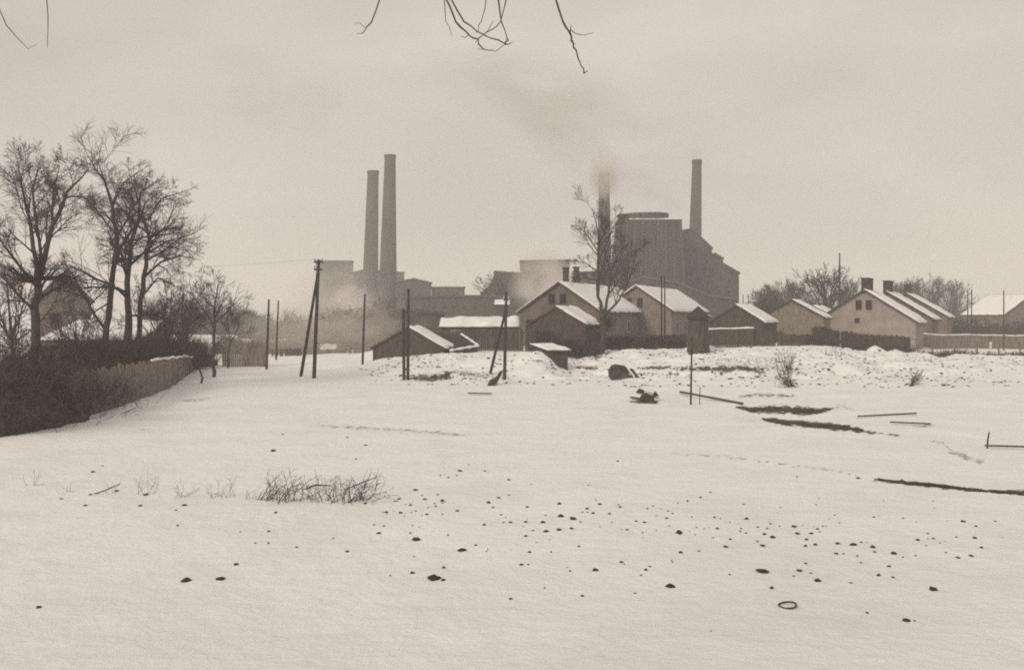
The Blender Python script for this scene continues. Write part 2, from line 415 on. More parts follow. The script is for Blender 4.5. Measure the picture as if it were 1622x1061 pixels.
# big trees on the left
tree('bare_tree', 'tall bare tree at the left edge, its trunk splitting into two long upright limbs', base_at(52, 52),
     [[(52, 560, 52, .36), (56, 500, 52, .33), (60, 452, 52, .29), (64, 432, 52, .26)],
      [(64, 432, 52, .22), (82, 360, 51, .17), (105, 305, 50.5, .12), (140, 268, 50, .03)],
      [(62, 440, 52, .20), (50, 370, 53, .15), (38, 310, 53.5, .10), (28, 255, 54, .03)],
      [(66, 440, 52, .15), (62, 380, 52, .12), (52, 300, 52.5, .08), (62, 254, 53, .02)],
      [(60, 455, 52, .15), (30, 420, 51, .10), (0, 380, 50, .06), (-30, 350, 49, .02)],
      [(82, 360, 51, .10), (84, 310, 51.5, .07), (95, 262, 52, .02)]], 11, lvl=3, kids=10, Lr=.62, minr=.0068, ang=(26, 60), bend=.095, up=0)
tree('bare_tree', 'second tall bare tree from the left, single slender trunk leaning over a thick hedge', base_at(167, 58),
     [[(167, 556, 58, .30), (168, 520, 58, .27), (176, 460, 58, .24), (186, 405, 58, .21), (180, 350, 58, .15), (170, 300, 58, .11), (156, 258, 58, .03)],
      [(188, 400, 58, .15), (205, 370, 57.5, .12), (225, 340, 57, .08), (212, 290, 56.5, .02)],
      [(165, 520, 58, .13), (140, 480, 57, .10), (118, 440, 56.5, .07), (98, 410, 56, .03)],
      [(182, 370, 58, .10), (150, 330, 58.5, .07), (120, 300, 59, .02)],
      [(178, 330, 58, .09), (195, 290, 59, .06), (235, 262, 60, .02)],
      [(172, 480, 58, .08), (140, 500, 58.5, .06), (100, 498, 59, .02)]], 12, lvl=3, kids=10, Lr=.58, minr=.0068, bend=.10, ang=(26, 62), up=-.01)
tree('bare_tree', 'broad bare tree with twin trunks, third from the left, crown arching to the right', base_at(206, 60),
     [[(200, 556, 60, .38), (203, 530, 60, .36), (202, 480, 60, .27), (203, 430, 60, .24), (208, 380, 60, .17), (230, 320, 60, .05)],
      [(208, 530, 60, .26), (222, 478, 60, .22), (232, 420, 60, .19), (236, 375, 60, .15), (225, 345, 60, .10), (205, 325, 60, .04)],
      [(236, 378, 60, .12), (262, 362, 59.5, .09), (290, 360, 59, .04)],
      [(228, 440, 60, .12), (255, 415, 59, .09), (285, 405, 58.5, .06), (318, 412, 58, .02)],
      [(234, 350, 60, .10), (255, 315, 60, .07), (300, 300, 60, .02)],
      [(224, 470, 60, .10), (250, 440, 60.5, .07), (282, 455, 61, .02)],
      [(210, 500, 60, .10), (245, 498, 60, .07), (285, 520, 60, .02)],
      [(220, 340, 60, .10), (222, 305, 60.5, .07), (250, 285, 61, .02)],
      [(203, 430, 60, .12), (190, 400, 61, .09), (170, 380, 61.5, .03)]], 13, lvl=3, kids=10, Lr=.64, minr=.0068, trunk=2, bend=.11, ang=(26, 62), up=-.02)
b = GP(338, 597)
tree('bare_tree', 'small bare tree standing in the snow at the end of the hedge', b,
     [[(338, 600, b.y, .20), (338, 560, b.y, .17), (340, 515, b.y, .15), (340, 485, b.y, .10), (345, 450, b.y, .03)],
      [(338, 515, b.y, .10), (322, 490, b.y - .5, .07), (303, 465, b.y - 1, .05), (300, 440, b.y - 1, .015)],
      [(340, 505, b.y, .08), (352, 480, b.y + .5, .05), (360, 450, b.y + 1, .015)],
      [(339, 520, b.y, .06), (325, 505, b.y + 1, .04), (300, 500, b.y + 1.5, .015)]], 14, lvl=3, kids=7, Lr=.8, minr=.009, bend=.11)
b = GP(362, 583)
tree('bare_tree', 'thin crooked bare tree just right of the small tree in the snow', b,
     [[(361, 585, b.y, .12), (361, 560, b.y, .10), (366, 540, b.y, .08), (378, 520, b.y, .05), (380, 492, b.y, .02)],
      [(366, 542, b.y, .06), (360, 515, b.y, .04), (362, 480, b.y, .015)]], 15, lvl=3, kids=7, Lr=.8, minr=.010, bend=.2)
b = GP(318, 607)
tree('dead_stump', 'crooked forked dead stem poking from the snow at the hedge end', b,
     [[(318, 610, b.y, .11), (321, 598, b.y, .10), (316, 585, b.y, .09), (320, 572, b.y, .05), (312, 552, b.y, .02)],
      [(317, 588, b.y, .06), (310, 570, b.y, .04), (300, 555, b.y, .015)]], 16, lvl=1, kids=5, Lr=.5, minr=.01, cat='stump')
# centre tree by the white-roofed house
D = 86
tree('bare_tree', 'tall bare tree forking low in front of the snow-roofed house', base_at(955, D),
     [[(952, 556, D, .30), (956, 525, D, .30), (957, 497, D, .28)],
      [(956, 499, D, .24), (947, 470, D, .20), (947, 420, D, .17), (950, 380, D, .10), (938, 330, D, .03)],
      [(958, 499, D, .20), (964, 465, D, .17), (967, 430, D, .13), (978, 405, D - 1, .08), (996, 385, D - 1, .03)],
      [(959, 498, D, .17), (975, 482, D, .14), (990, 460, D + 1, .10), (1002, 425, D + 1, .06), (1010, 395, D + 1, .02)],
      [(948, 400, D, .09), (932, 375, D, .06), (912, 355, D, .02)],
      [(947, 430, D, .08), (925, 415, D, .05), (900, 412, D, .02)],
      [(946, 445, D, .08), (925, 440, D, .05), (902, 448, D, .015)],
      [(950, 385, D, .07), (965, 355, D, .04), (985, 335, D, .015)],
      [(967, 430, D, .07), (958, 395, D, .04), (960, 350, D, .015)]], 21, lvl=3, kids=9, Lr=.64, minr=.008, bend=.10, ang=(24, 52))
# far trees
far = [(1234, 200, 447, .35, 31, 'pale far tree crown left of the tall thin mast, rounded'),
       (1218, 175, 455, .45, 37, 'low hazy tree beside the dark gabled sheds'),
       (1262, 190, 446, .4, 38, 'hazy bare tree rising behind the second dark gabled shed'),
       (1308, 150, 420, .45, 32, 'bare tree with open crown left of the tall thin mast'),
       (1345, 190, 442, .4, 33, 'small hazy tree between the mast and the brick house chimney'),
       (1440, 210, 440, .35, 34, 'hazy tree behind the third snow-striped roof'),
       (1478, 230, 440, .4, 35, 'hazy tree right of the snow-striped roofs'),
       (1506, 240, 443, .4, 36, 'faint upright tree right of the row of roofs'),
       (1422, 240, 445, .5, 39, 'faint tree between the two rear chimneys'),
       (790, 230, 432, .4, 40, 'hazy tree beside the smoke-veiled works building')]
for px, D, top, sp, sd, lab in far:
    simple_tree('distant_tree', lab, px, D, top, sp, sd, lvl=2, kids=7, mat='bark', r=.28, group='distant bare trees', minr=.035, nl=8)
# leftover undergrowth trees behind the hedge
simple_tree('orchard_tree', 'low spreading bare fruit tree behind the hedge, left of the twin trunks', 115, 66, 470, 1.2, 51, lvl=3, kids=5, r=.10, group='fruit trees behind the hedge')
simple_tree('orchard_tree', 'low spreading bare fruit tree behind the hedge, right of the twin trunks', 262, 68, 440, 1.1, 52, lvl=3, kids=5, r=.11, group='fruit trees behind the hedge')
simple_tree('orchard_tree', 'small twiggy fruit tree behind the far end of the hedge', 296, 74, 455, .9, 53, lvl=3, kids=5, r=.12, group='fruit trees behind the hedge')
simple_tree('orchard_tree', 'twiggy bare tree behind the hedge between the first two tall trees', 20, 64, 400, .8, 54, lvl=3, kids=5, r=.13, group='fruit trees behind the hedge')

# overhanging tree beside the photographer
def over_tree():
    b = Vector((-5.2, 1.6, h(-5.2, 1.6))); t = thing('overhanging_tree', 'bare tree beside the viewpoint whose twigs hang into the top of the picture', 'tree', b)
    tm, cm = MB(), MB()
    trunk = [Vector((-5.2, 1.6, b.z - .2)), Vector((-5.15, 1.7, 2)), Vector((-5.0, 1.9, 4.5)), Vector((-4.7, 2.3, 7.2)), Vector((-4.9, 2.0, 11))]
    tm.tube([p - b for p in trunk], [.30, .25, .22, .17, .05], 10)
    bough = [Vector((-4.8, 2.2, 6.2)), Vector((-3.2, 4.2, 7.0)), Vector((-1.3, 5.2, 7.0)), Vector((.6, 5.6, 6.7)), Vector((2.0, 5.6, 6.5))]
    cm.tube([p - b for p in bough], [.12, .09, .06, .04, .015], 7)
    Dn = 5.2; rng = random.Random(5)
    paths = [([(bough[2], .022), (690, -40, .013), (722, 35, .011), (745, 58, .009), (758, 70, .008), (768, 79, .006), (785, 82, .004), (800, 70, .003)]),
             ([(bough[2], .018), (700, -20, .010), (735, 35, .008), (765, 55, .007), (800, 70, .007), (812, 67, .003)]),
             ([(bough[3], .018), (780, -60, .010), (794, 35, .007), (803, 60, .006), (800, 71, .004)]),
             ([(bough[3], .014), (812, -30, .008), (793, 35, .006), (770, 52, .005), (753, 68, .003)]),
             ([(bough[3], .014), (778, -30, .006), (762, 35, .005), (754, 53, .003)]),
             ([(bough[2], .014), (700, -60, .006), (706, 35, .004), (716, 57, .0025)]),
             ([(bough[1], .016), (610, -20, .009), (588, 36, .007), (577, 50, .005), (565, 54, .003)]),
             ([(bough[3], .020), (868, -30, .012), (891, 33, .010), (905, 58, .010), (908, 75, .009), (918, 98, .007), (925, 117, .007), (930, 112, .003)]),
             ([(bough[0], .02), (60, -90, .008), (74, 0, .005), (75, 76, .003)]),
             ([(bough[0], .02), (-30, -40, .008), (10, 40, .005), (45, 78, .003), (58, 70, .002)])]
    for pth in paths:
        pts = [pth[0][0]] + [P(a[0], a[1], Dn + .15 * math.sin(a[0])) for a in pth[1:]]
        rad = [pth[0][1]] + [a[2] * .46 for a in pth[1:]]
        pp, rr = [pts[0]], [rad[0]]
        for i in range(len(pts) - 1):
            for q in (1, 2, 3):
                v = pts[i].lerp(pts[i + 1], q / 3)
                if q < 3: v += Vector((rng.gauss(0, .004), rng.gauss(0, .004), rng.gauss(0, .004)))
                pp.append(v); rr.append((rad[i] + (rad[i + 1] - rad[i]) * q / 3) * rng.uniform(.85, 1.2))
        cm.tube([p - b for p in pp], rr, 5)
    for s_ in ([(903, 47, .005), (912, 54, .004), (925, 56, .003), (940, 52, .002)], [(562, 39, .002), (568, 36, .003), (578, 44, .003), (586, 40, .004)],
               [(905, 40, .003), (903, 50, .006), (906, 62, .008)], [(730, 58, .002), (737, 60, .003), (744, 55, .004)], [(755, 78, .002), (768, 79, .004)],
               [(803, 60, .004), (800, 72, .006), (808, 70, .004)], [(781, 34, .003), (772, 50, .003), (755, 63, .003)], [(906, 64, .009), (909, 74, .003)]):
        cm.tube([P(a[0], a[1], Dn) - b for a in s_], [a[2] * .5 for a in s_], 4)
    for k in range(7):
        an = k * .9; grow(cm, trunk[3].lerp(trunk[4], k / 8) - b, Vector((-abs(math.cos(an)) - .2, math.sin(an) * .7 - .5, .6)), 3, .06, 2, rng, .2, .05, 5)
    tm.build('trunk', M['bark'], t); cm.build('branches', M['bark_far'], t)
over_tree()

# ------------------------------------------------------------------ hedges, shrubs
def thicket(name, label, line, hts, depth, n, seed, cat='hedge', group=None, tw=(.25, .8), wd=.016, core=True, mat='thicket', kind=None):
    """line: ground points; hts: heights above ground"""
    rng = random.Random(seed); b = line[0].copy()
    t = thing(name, label, cat, b, 0, group); mb = MB(); cb = MB()
    seg = [(line[i + 1] - line[i]).length for i in range(len(line) - 1)]; tot = sum(seg)
    def at(f):
        s = f * tot
        for i, L in enumerate(seg):
            if s <= L or i == len(seg) - 1:
                return line[i].lerp(line[i + 1], s / L), hts[i] + (hts[i + 1] - hts[i]) * min(1, s / L), (line[i + 1] - line[i]).normalized()
            s -= L
    for k in range(n):
        p, H, d = at(rng.random()); sd = d.cross(Vector((0, 0, 1)))
        env = .8 + .5 * noise.noise(Vector((p.x * .8, p.y * .8, seed)))
        z = (rng.random() ** .7) * H * env
        off = rng.gauss(0, .38) * depth
        q = Vector((p.x, p.y, 0)) + sd * off; q.z = h(q.x, q.y) + z
        L = rng.uniform(*tw); dr = Vector((rng.gauss(0, .6), rng.gauss(0, .6), rng.gauss(.5, .5))).normalized()
        e = q + dr * L; a = dr.orthogonal().normalized(); a.rotate(Matrix.Rotation(rng.random() * 6.28, 3, dr)); a *= wd * rng.uniform(.5, 1.5)
        m_ = q.lerp(e, .5) + a * rng.uniform(-3, 3)
        mb.add([q - a - b, q + a - b, m_ + a * .7 - b, e - b, m_ - a * .7 - b], [(0, 1, 2, 3, 4)])
    if core:
        N = int(tot * 3) + 3; K = 10; vs = []
        for i in range(N + 1):
            p, H, d = at(i / N); sd = d.cross(Vector((0, 0, 1)))
            for j in range(K + 1):
                an = math.pi * j / K; cxx = math.cos(an) * depth * .42; cz = math.sin(an) ** .6
                q = Vector((p.x, p.y, 0)) + sd * cxx * (1 + .4 * noise.noise(Vector((p.x, p.y, j * .7))))
                hz = cz * H * (.58 + .25 * noise.noise(Vector((p.x * .9, p.y * .9, seed))) + .15 * noise.noise(Vector((p.x * 3, p.y * 3, j))))
                q.z = h(q.x, q.y) - .08 + hz; vs.append(q - b)
        w = K + 1
        fs = [(i * w + j, i * w + j + 1, (i + 1) * w + j + 1, (i + 1) * w + j) for i in range(N) for j in range(K)]
        cb.add(vs, fs); cb.build('inner_growth', M[mat], t)
    mb.build('twigs', M[mat], t)
    if kind: t['kind'] = kind
    return t
L1 = [GP(-60, 700), GP(35, 682), GP(75, 672), GP(120, 640)]
L1 = [p + Vector((-.6, 1.2, 0)) for p in L1]
thicket('hedge', 'thick dark bramble hedge at the left edge, spilling in front of the board fence', L1, [2.9, 2.95, 2.4, .5], 3.0, 20000, 61, tw=(.2, .9), wd=.010)
L2 = [GP(-40, 655), GP(100, 645), GP(180, 622), GP(240, 606), GP(305, 586), GP(330, 583)]
L2 = [p + Vector((-1.4, 3.6, 0)) for p in L2]
thicket('hedge', 'long dark hedge rising behind the board fence under the tall bare trees', L2, [3.3, 3.1, 2.85, 2.7, 2.4, 1.4], 2.6, 24000, 62, tw=(.25, 1.3), wd=.012)
# bent stem in the left hedge
b = GP(72, 680)
tree('leaning_sapling', 'thin leaning sapling in front of the dark hedge at the left edge', b,
     [[(70, 682, b.y, .06), (82, 655, b.y, .05), (100, 632, b.y, .035), (130, 605, b.y, .02)], [(82, 655, b.y, .03), (70, 630, b.y, .02), (62, 600, b.y, .01)]], 17, lvl=2, kids=4, Lr=.4, minr=.006, cat='sapling')

def shrub(name, label, px, py, hpx, wpx, n, seed, r=.012, group=None, cat='shrub', lean=0, lvl=1, mat='thicket', bend=.16):
    b = GP(px, py); D = b.y; H = hpx / F * D; Wd = wpx / F * D; rng = random.Random(seed); mb = MB()
    for k in range(n):
        o = Vector((rng.gauss(0, .22) * Wd, rng.gauss(0, .15) * Wd, 0)); o.z = h(b.x + o.x, b.y + o.y) - b.z - .02
        tx = rng.uniform(-.5, .5) * Wd - o.x * .3 + lean * H
        d = Vector((tx, rng.gauss(0, .3) * Wd, H * rng.uniform(.5, 1)))
        grow(mb, o, d, d.length, r, lvl, rng, bend, 0, 5, (20, 60), .5, r * .45)
    o = mb.build(name, M[mat], loc=b); return tag(o, label, cat, group)
shrub('shrub', 'small dark bush in the snow below the fork of the central tree', 945, 566, 26, 30, 26, 71, .02)
shrub('shrub', 'curling bare shrub on the snowy bank above the ditch', 1243, 592, 42, 34, 14, 72, .02)
shrub('shrub', 'dark scrubby shrub below the curling one on the bank', 1256, 613, 22, 24, 22, 73, .022, lean=-.5)
shrub('shrub', 'small upright shrub on the bank at right', 1441, 612, 30, 16, 18, 74, .02, lean=.3)
shrub('shrub', 'dark shrub against the hut corner, right of the flat snowy roof', 918, 566, 20, 26, 14, 75, .018)
# weeds: a dry row across the left foreground
WEED = dict(r=.006)
weeds = [(50, 770, 22, 40, 7, 'faint bent grass tuft at the left end of the weed row'),
         (118, 778, 12, 46, 8, 'low flattened weed tuft near the left end of the weed row'),
         (170, 780, 18, 44, 7, 'weed tuft with one thick slanting stalk in the weed row'),
         (232, 783, 34, 30, 16, 'upright thin weed tuft between slanting stalk and the middle of the row'),
         (292, 787, 26, 34, 13, 'small thin weed tuft in the middle of the row'),
         (348, 788, 30, 44, 20, 'curved dry weed tuft left of the large clumps'),
         (398, 790, 22, 40, 16, 'low dry weed tuft beside the large clumps'),
         (425, 792, 44, 46, 34, 'tall leaning dry weed clump at the left of the large ones'),
         (455, 794, 50, 56, 42, 'large dark tangled weed clump with steep stalks'),
         (500, 793, 42, 60, 40, 'flat-topped tangled weed clump in the middle of the large ones'),
         (540, 797, 44, 60, 44, 'arching tangled weed clump with looping stems'),
         (572, 792, 46, 54, 40, 'rightmost tangled weed clump with fanned stalks')]
for k, (px, py, hp, wp, n, lab) in enumerate(weeds):
    shrub('weed_clump', lab, px, py, hp, wp, int(n * .36) + 3, 80 + k, .0085 if k > 6 else .0055, 'dry weed clumps across the foreground snow', 'weeds', lean=.25, bend=.26, mat='thicket' if k > 6 else 'weed')
def stalk(a, c, r, lab, mid=None):
    p, q = GP(*a), None; D = p.y; e = P(c[0], c[1], D - .2); mb = MB()
    m_ = (P(mid[0], mid[1], D) if mid else p.lerp(e, .5)) - p
    mb.tube([Vector((0, 0, -.02)), m_, e - p], [r, r, r * .6], 5)
    o = mb.build('dead_stalk', M['bark'], loc=p); tag(o, lab, 'stalk', 'thick dead stalks lying among the weeds')
stalk((146, 782), (190, 766), .016, 'thick dead stalk slanting over the weeds at left', (165, 777))
stalk((480, 776), (524, 769), .022, 'thick dark dead stalk lying level among the tangled weeds', (500, 768))
stalk((545, 775), (598, 755), .014, 'long dead stalk pointing up right from the last weed clump')
stalk((552, 767), (580, 772), .020, 'short thick dead stalk inside the last weed clump')

# ------------------------------------------------------------------ stones
def rock_mesh(seed, flat=.55):
    rng = random.Random(seed); mb = MB(); n, m = 9, 6; vs = [(0, 0, flat)]
    for j in range(1, m):
        for i in range(n):
            a = 6.283 * i / n; ph = math.pi * j / m
            v = Vector((math.sin(ph) * math.cos(a), math.sin(ph) * math.sin(a), math.cos(ph) * flat))
            v *= 1 + .55 * noise.noise(v * 1.5 + Vector((seed * 3.1, 0, 0))) + .35 * noise.noise(v * 3.7 + Vector((seed * 5.1, 2, 0)))
            vs.append(v)
    vs.append((0, 0, -flat)); e = len(vs) - 1; fs = []
    for i in range(n):
        i2 = (i + 1) % n; fs.append((0, 1 + i, 1 + i2)); fs.append((e, e - n + i2, e - n + i))
        for j in range(m - 2): fs.append((1 + j * n + i, 1 + (j + 1) * n + i, 1 + (j + 1) * n + i2, 1 + j * n + i2))
    mb.add(vs, fs); o = mb.build('stone', M['rock'], smooth=False); me = o.data; bpy.data.objects.remove(o); return me
rocks = [rock_mesh(k) for k in range(7)]
SG = 'dark clods and stones scattered over the foreground snow'
def stone(px, py, w, label=None, k=0, wide=1.0):
    p = GP(px, py); s = w / F * p.y * .5 * 1.12
    o = bpy.data.objects.new('stone', rocks[k % 7]); C.objects.link(o)
    o.location = (p.x, p.y, p.z - s * .02); o.scale = (s * wide, s * 1.25, s * 1.05); o.rotation_euler.z = random.Random(k).random() * .8 - .4
    tag(o, label or 'small dark clod lying on the trampled foreground snow', 'stone', SG); return o
Z1 = [(105, 231, 22), (190, 184, 24), (163, 262, 18), (293, 266, 16), (237, 233, 20), (325, 240, 24), (256, 273, 12), (190, 293, 14), (248, 310, 18), (112, 304, 24), (327, 310, 12), (222, 211, 14), (302, 207, 14), (359, 118, 14), (418, 88, 24), (400, 110, 12), (316, 108, 12), (462, 54, 10), (545, 85, 14), (563, 253, 24), (588, 272, 16), (617, 226, 20), (670, 132, 18), (785, 156, 10), (764, 273, 20), (403, 291, 20), (628, 315, 14), (543, 367, 20), (678, 350, 22), (757, 350, 20), (843, 353, 26), (793, 391, 16), (860, 400, 28), (926, 256, 24), (940, 318, 36), (1000, 333, 40), (928, 390, 26), (992, 382, 22), (1071, 283, 22), (1135, 256, 22), (1100, 304, 20), (1048, 297, 12), (1037, 352, 14), (1187, 308, 18), (1240, 274, 18), (1228, 37, 14), (1076, 157, 12), (1380, 280, 14), (1410, 265, 12), (1480, 333, 18), (1323, 343, 14), (1366, 350, 18), (1277, 389, 20), (1356, 404, 12), (1586, 238, 12), (1538, 250, 10), (757, 421, 22), (500, 467, 16), (560, 493, 10), (335, 581, 22), (733, 570, 22), (767, 574, 14), (985, 604, 16), (967, 588, 10), (1030, 478, 16), (1112, 600, 32), (1247, 553, 24), (1262, 567, 10), (1371, 598, 20), (1350, 621, 14), (1394, 580, 18), (1553, 508, 22), (885, 506, 12), (776, 507, 22), (678, 742, 20), (852, 687, 12), (1049, 731, 20), (1317, 720, 16), (60, 629, 12), (172, 617, 26), (182, 527, 12), (1505, 551, 10), (1490, 368, 10), (40, 300, 22), (810, 457, 10), (880, 440, 8), (1427, 315, 10)]
Z2 = [(17, 290, 12), (232, 284, 14), (257, 291, 10), (378, 291, 22), (485, 313, 14), (590, 324, 22), (606, 357, 22), (668, 355, 22), (645, 384, 18), (640, 416, 18), (688, 406, 22), (450, 412, 26), (495, 377, 24), (425, 395, 12), (457, 363, 20), (373, 353, 12), (302, 383, 16), (285, 415, 22), (226, 375, 10), (246, 334, 16), (152, 331, 10), (186, 338, 10), (468, 337, 12), (523, 328, 10), (697, 336, 16), (718, 323, 12), (787, 402, 22), (780, 445, 18), (812, 446, 12), (855, 411, 30), (942, 418, 24), (953, 437, 14), (892, 397, 14), (874, 463, 12), (891, 492, 14), (1146, 384, 22), (1190, 357, 12), (1215, 380, 14), (950, 283, 14), (1080, 288, 12), (1350, 304, 20), (1408, 327, 14), (1402, 375, 22), (1318, 372, 12), (1430, 424, 18), (1388, 463, 22), (1327, 466, 20), (1272, 443, 10), (1136, 457, 10), (1078, 463, 12), (1016, 507, 18), (968, 543, 20), (1036, 554, 16), (846, 581, 14), (643, 491, 14), (615, 524, 24), (665, 537, 14), (587, 552, 12), (488, 606, 22), (302, 541, 12), (162, 438, 14), (82, 443, 18), (43, 483, 10), (1132, 752, 14), (1094, 748, 32), (918, 714, 16), (217, 797, 10), (131, 281, 10), (215, 170, 12), (170, 194, 14), (111, 211, 8), (68, 219, 8), (602, 103, 10), (880, 107, 20), (838, 91, 8)]
Z3 = [(318, 184, 18), (285, 327, 16), (520, 331, 20), (708, 329, 20), (672, 349, 10), (1102, 357, 18), (1070, 440, 16), (1407, 524, 16), (1190, 505, 14), (948, 440, 10), (1012, 487, 10), (1068, 490, 12), (1407, 37, 12), (1130, 22, 12), (1485, 69, 14), (1090, 95, 24), (1443, 127, 12), (358, 159, 10), (1345, 468, 10), (545, 285, 22), (420, 268, 20), (307, 282, 14), (182, 299, 14), (930, 580, 24), (1520, 411, 12), (1575, 358, 14), (1484, 322, 16), (680, 415, 14)]
MARKS = [(689, 918, 'the largest dark clod'), (660, 857, 'the dark pointed clod'), (732, 874, 'the flat oval clod'), (1075, 844, 'the lumpy dark clod'),
         (1064, 930, 'the flat clod by the groove'), (1209, 908, 'the flat clod above the hoop'), (1248, 963, 'the metal hoop'), (1479, 934, 'the lone round clod'),
         (1416, 878, 'the clod right of the scatter'), (322, 920, 'the lower-left pair of clods'), (62, 962, 'the clod near the left corner'), (430, 785, 'the leaning tall weeds'),
         (575, 785, 'the rightmost weed tangle'), (290, 785, 'the middle weed tufts'), (160, 780, 'the slanting dead stalk'), (890, 820, 'the bar-shaped centre clod'),
         (1500, 772, 'the dark ditch at right'), (1320, 748, 'the left end of the ditch'), (600, 846, 'the clod below the weeds'), (1296, 920, 'the round clod near the hoop'), (740, 690, 'the faint soil line')]
def lab_of(px, py, w):
    s_ = 'tiny' if w < 3.2 else 'small' if w < 5 else 'middling' if w < 7.5 else 'larger'
    m = min(MARKS, key=lambda q: math.hypot(px - q[0], (py - q[1]) * 2.0)); dx, dy = px - m[0], (py - m[1]) * 2.0; d = math.hypot(dx, dy)
    far_ = 'just' if d < 45 else 'a little way' if d < 90 else 'some way' if d < 150 else 'well'
    v = 'above' if dy < -.41 * abs(dx) else 'below' if dy > .41 * abs(dx) else ''
    h_ = 'right' if dx > .41 * abs(dy) else 'left' if dx < -.41 * abs(dy) else ''
    w_ = v + ' and ' + h_ + ' of' if v and h_ else (v or h_ + ' of')
    return s_ + ' dark clod ' + far_ + ' ' + w_ + ' ' + m[2]
k = 0
allst = [(600 + a / 3.244, 720 + b_ / 3.244, w / 3.244) for a, b_, w in Z1] + [(1050 + a / 2.836, 720 + b_ / 2.836, w / 2.836) for a, b_, w in Z2] + [(30 + a / 2.703, 680 + b_ / 2.703, w / 2.703) for a, b_, w in Z3]
for px, py, w in allst:
    k += 1; stone(px, py, max(w * .95, 2.4), lab_of(px, py, w), k=k)
big = [(689, 918, 17, 'largest dark clod in the foreground, near the bottom centre of the snow', 1.1),
       (702, 921, 7, 'small stone touching the right side of the largest clod', 1),
       (660, 857, 14, 'dark pointed clod up and left of the largest clod', 1),
       (732, 874, 12, 'flat oval clod up and right of the largest clod', 1.1),
       (1075, 844, 11, 'lumpy dark clod on its own at centre right', 1),
       (1064, 930, 13, 'flat dark clod right of centre near the wavy groove in the snow', 1.2),
       (1209, 908, 16, 'flat dark clod above the small metal hoop', 1.3),
       (1296, 920, 10, 'round dark clod up and right of the small metal hoop', 1),
       (1479, 934, 13, 'dark round clod alone at the lower right', 1),
       (1416, 878, 10, 'dark clod right of the densest scatter of clods', 1),
       (600, 846, 7, 'small dark clod below the tangled weed clumps', 1),
       (294, 921, 13, 'flat clod at the lower left, left one of a pair', 1.3),
       (350, 920, 11, 'flat clod at the lower left, right one of a pair', 1.3),
       (62, 962, 9, 'small clod near the bottom left corner', 1.1)]
for px, py, w, lab, wd in big: k += 1; stone(px, py, w, lab, k, wd)
rng = random.Random(9)
for i in range(75):
    px = rng.uniform(600, 1590); py = rng.gauss(820, 24) + (px - 1100) * .035
    if 735 < py < 960: k += 1; w = rng.uniform(1.8, 4); stone(px, py, w, lab_of(px, py, w), k=k)
# metal hoop
p = GP(1248, 963); mb = MB(); rr = 13 / F * p.y
mb.tube([Vector((math.cos(a) * rr * (1 + .1 * math.sin(a * 3)), math.sin(a) * rr * (1.25 + .12 * math.cos(a * 2)), .02 + .015 * math.sin(a + 1))) for a in [6.2832 * i / 24 for i in range(25)]], .014, 6)
o = mb.build('metal_hoop', M['metal'], loc=p, smooth=True); tag(o, 'small oval metal hoop lying on the snow near the bottom right', 'hoop')

# rubble on the bank (uncountable)
def rubble():
    rng = random.Random(77); mb = MB(); n = 0; base = G(900, 75)
    while n < 2900:
        D = rng.uniform(60, 100); px = rng.uniform(560, 1640); x = X(px, D); m = rub(x, D)
        if rng.random() > m * max(0, .35 + 1.3 * fb(x * .3, D * .5, 21, 3)): continue
        s = rng.uniform(.02, .075) * (1.5 if rng.random() < .08 else 1); c = Vector((x, D, h(x, D) + s * .1)) - base
        vs = [c + Vector((rng.uniform(.5, 1.3) * a, rng.uniform(.5, 1.3) * b_, rng.uniform(.2, .6) * e)) * s for a in (-1, 1) for b_ in (-1, 1) for e in (-1, 1)]
        mb.add(vs, [(0, 1, 3, 2), (4, 6, 7, 5), (0, 4, 5, 1), (2, 3, 7, 6), (0, 2, 6, 4), (1, 5, 7, 3)]); n += 1
    o = mb.build('rubble', M['earth'], loc=base); tag(o, 'loose dark rubble and clods showing through snow on the waste bank', 'rubble', kind='stuff')
rubble()
def lump(label, px, py, wpx, hpx, seed, snow=True, name='boulder'):
    b = GP(px, py); s = wpx / F * b.y * .5; t = thing(name, label, 'boulder', b)
    o = bpy.data.objects.new('rock', rocks[seed % 7]); C.objects.link(o); o.parent = t
    o.location = (0, 0, hpx / F * b.y * .35); o.scale = (s, s * .8, hpx / F * b.y * .95); o.rotation_euler = (0, .25, seed)
    if snow:
        q = snow_slab((-s * .1, -s * .6, hpx / F * b.y * .95), (s * 1.5, 0, -hpx / F * b.y * .85), (0, s * 1.0, .05), Vector((.4, 0, 1)).normalized(), .10, 8, 6, .08, seed)
        q.build('snow_cover', M['snow'], t, smooth=True)
def broken(label, D, faces, depth, snowq=None, name='broken_block'):
    b = G(faces[0][0][0], D); t = thing(name, label, 'rubble block', b)
    for q, (poly) in enumerate(faces):
        m = MB(); m.prism([(X(a, D) - b.x, Zp(c, D) - b.z) for a, c in poly], .25 * q, depth + .25 * q); m.build('slab', M['earth'], t)
    if snowq:
        (a, ya), (c, yc) = snowq; o_ = Vector((X(a, D) - b.x, -.1, Zp(ya, D) - b.z)); u = Vector((X(c, D) - X(a, D), 0, Zp(yc, D) - Zp(ya, D)))
        snow_slab(o_, u, (0, depth, 0), u.cross(Vector((0, 1, 0))).normalized(), .12, 10, 8, .1, 3).build('snow_cover', M['snow'], t, smooth=True)
    return t
broken('dark broken slab with snow on its right side, below the central tree', GP(985, 601).y, [[(967, 600), (966, 588), (971, 580), (978, 578), (990, 580), (996, 590), (999, 602)], [(1000, 586), (1004, 585), (1016, 601), (1009, 602)]], 1.3, ((990, 579), (1006, 600)))
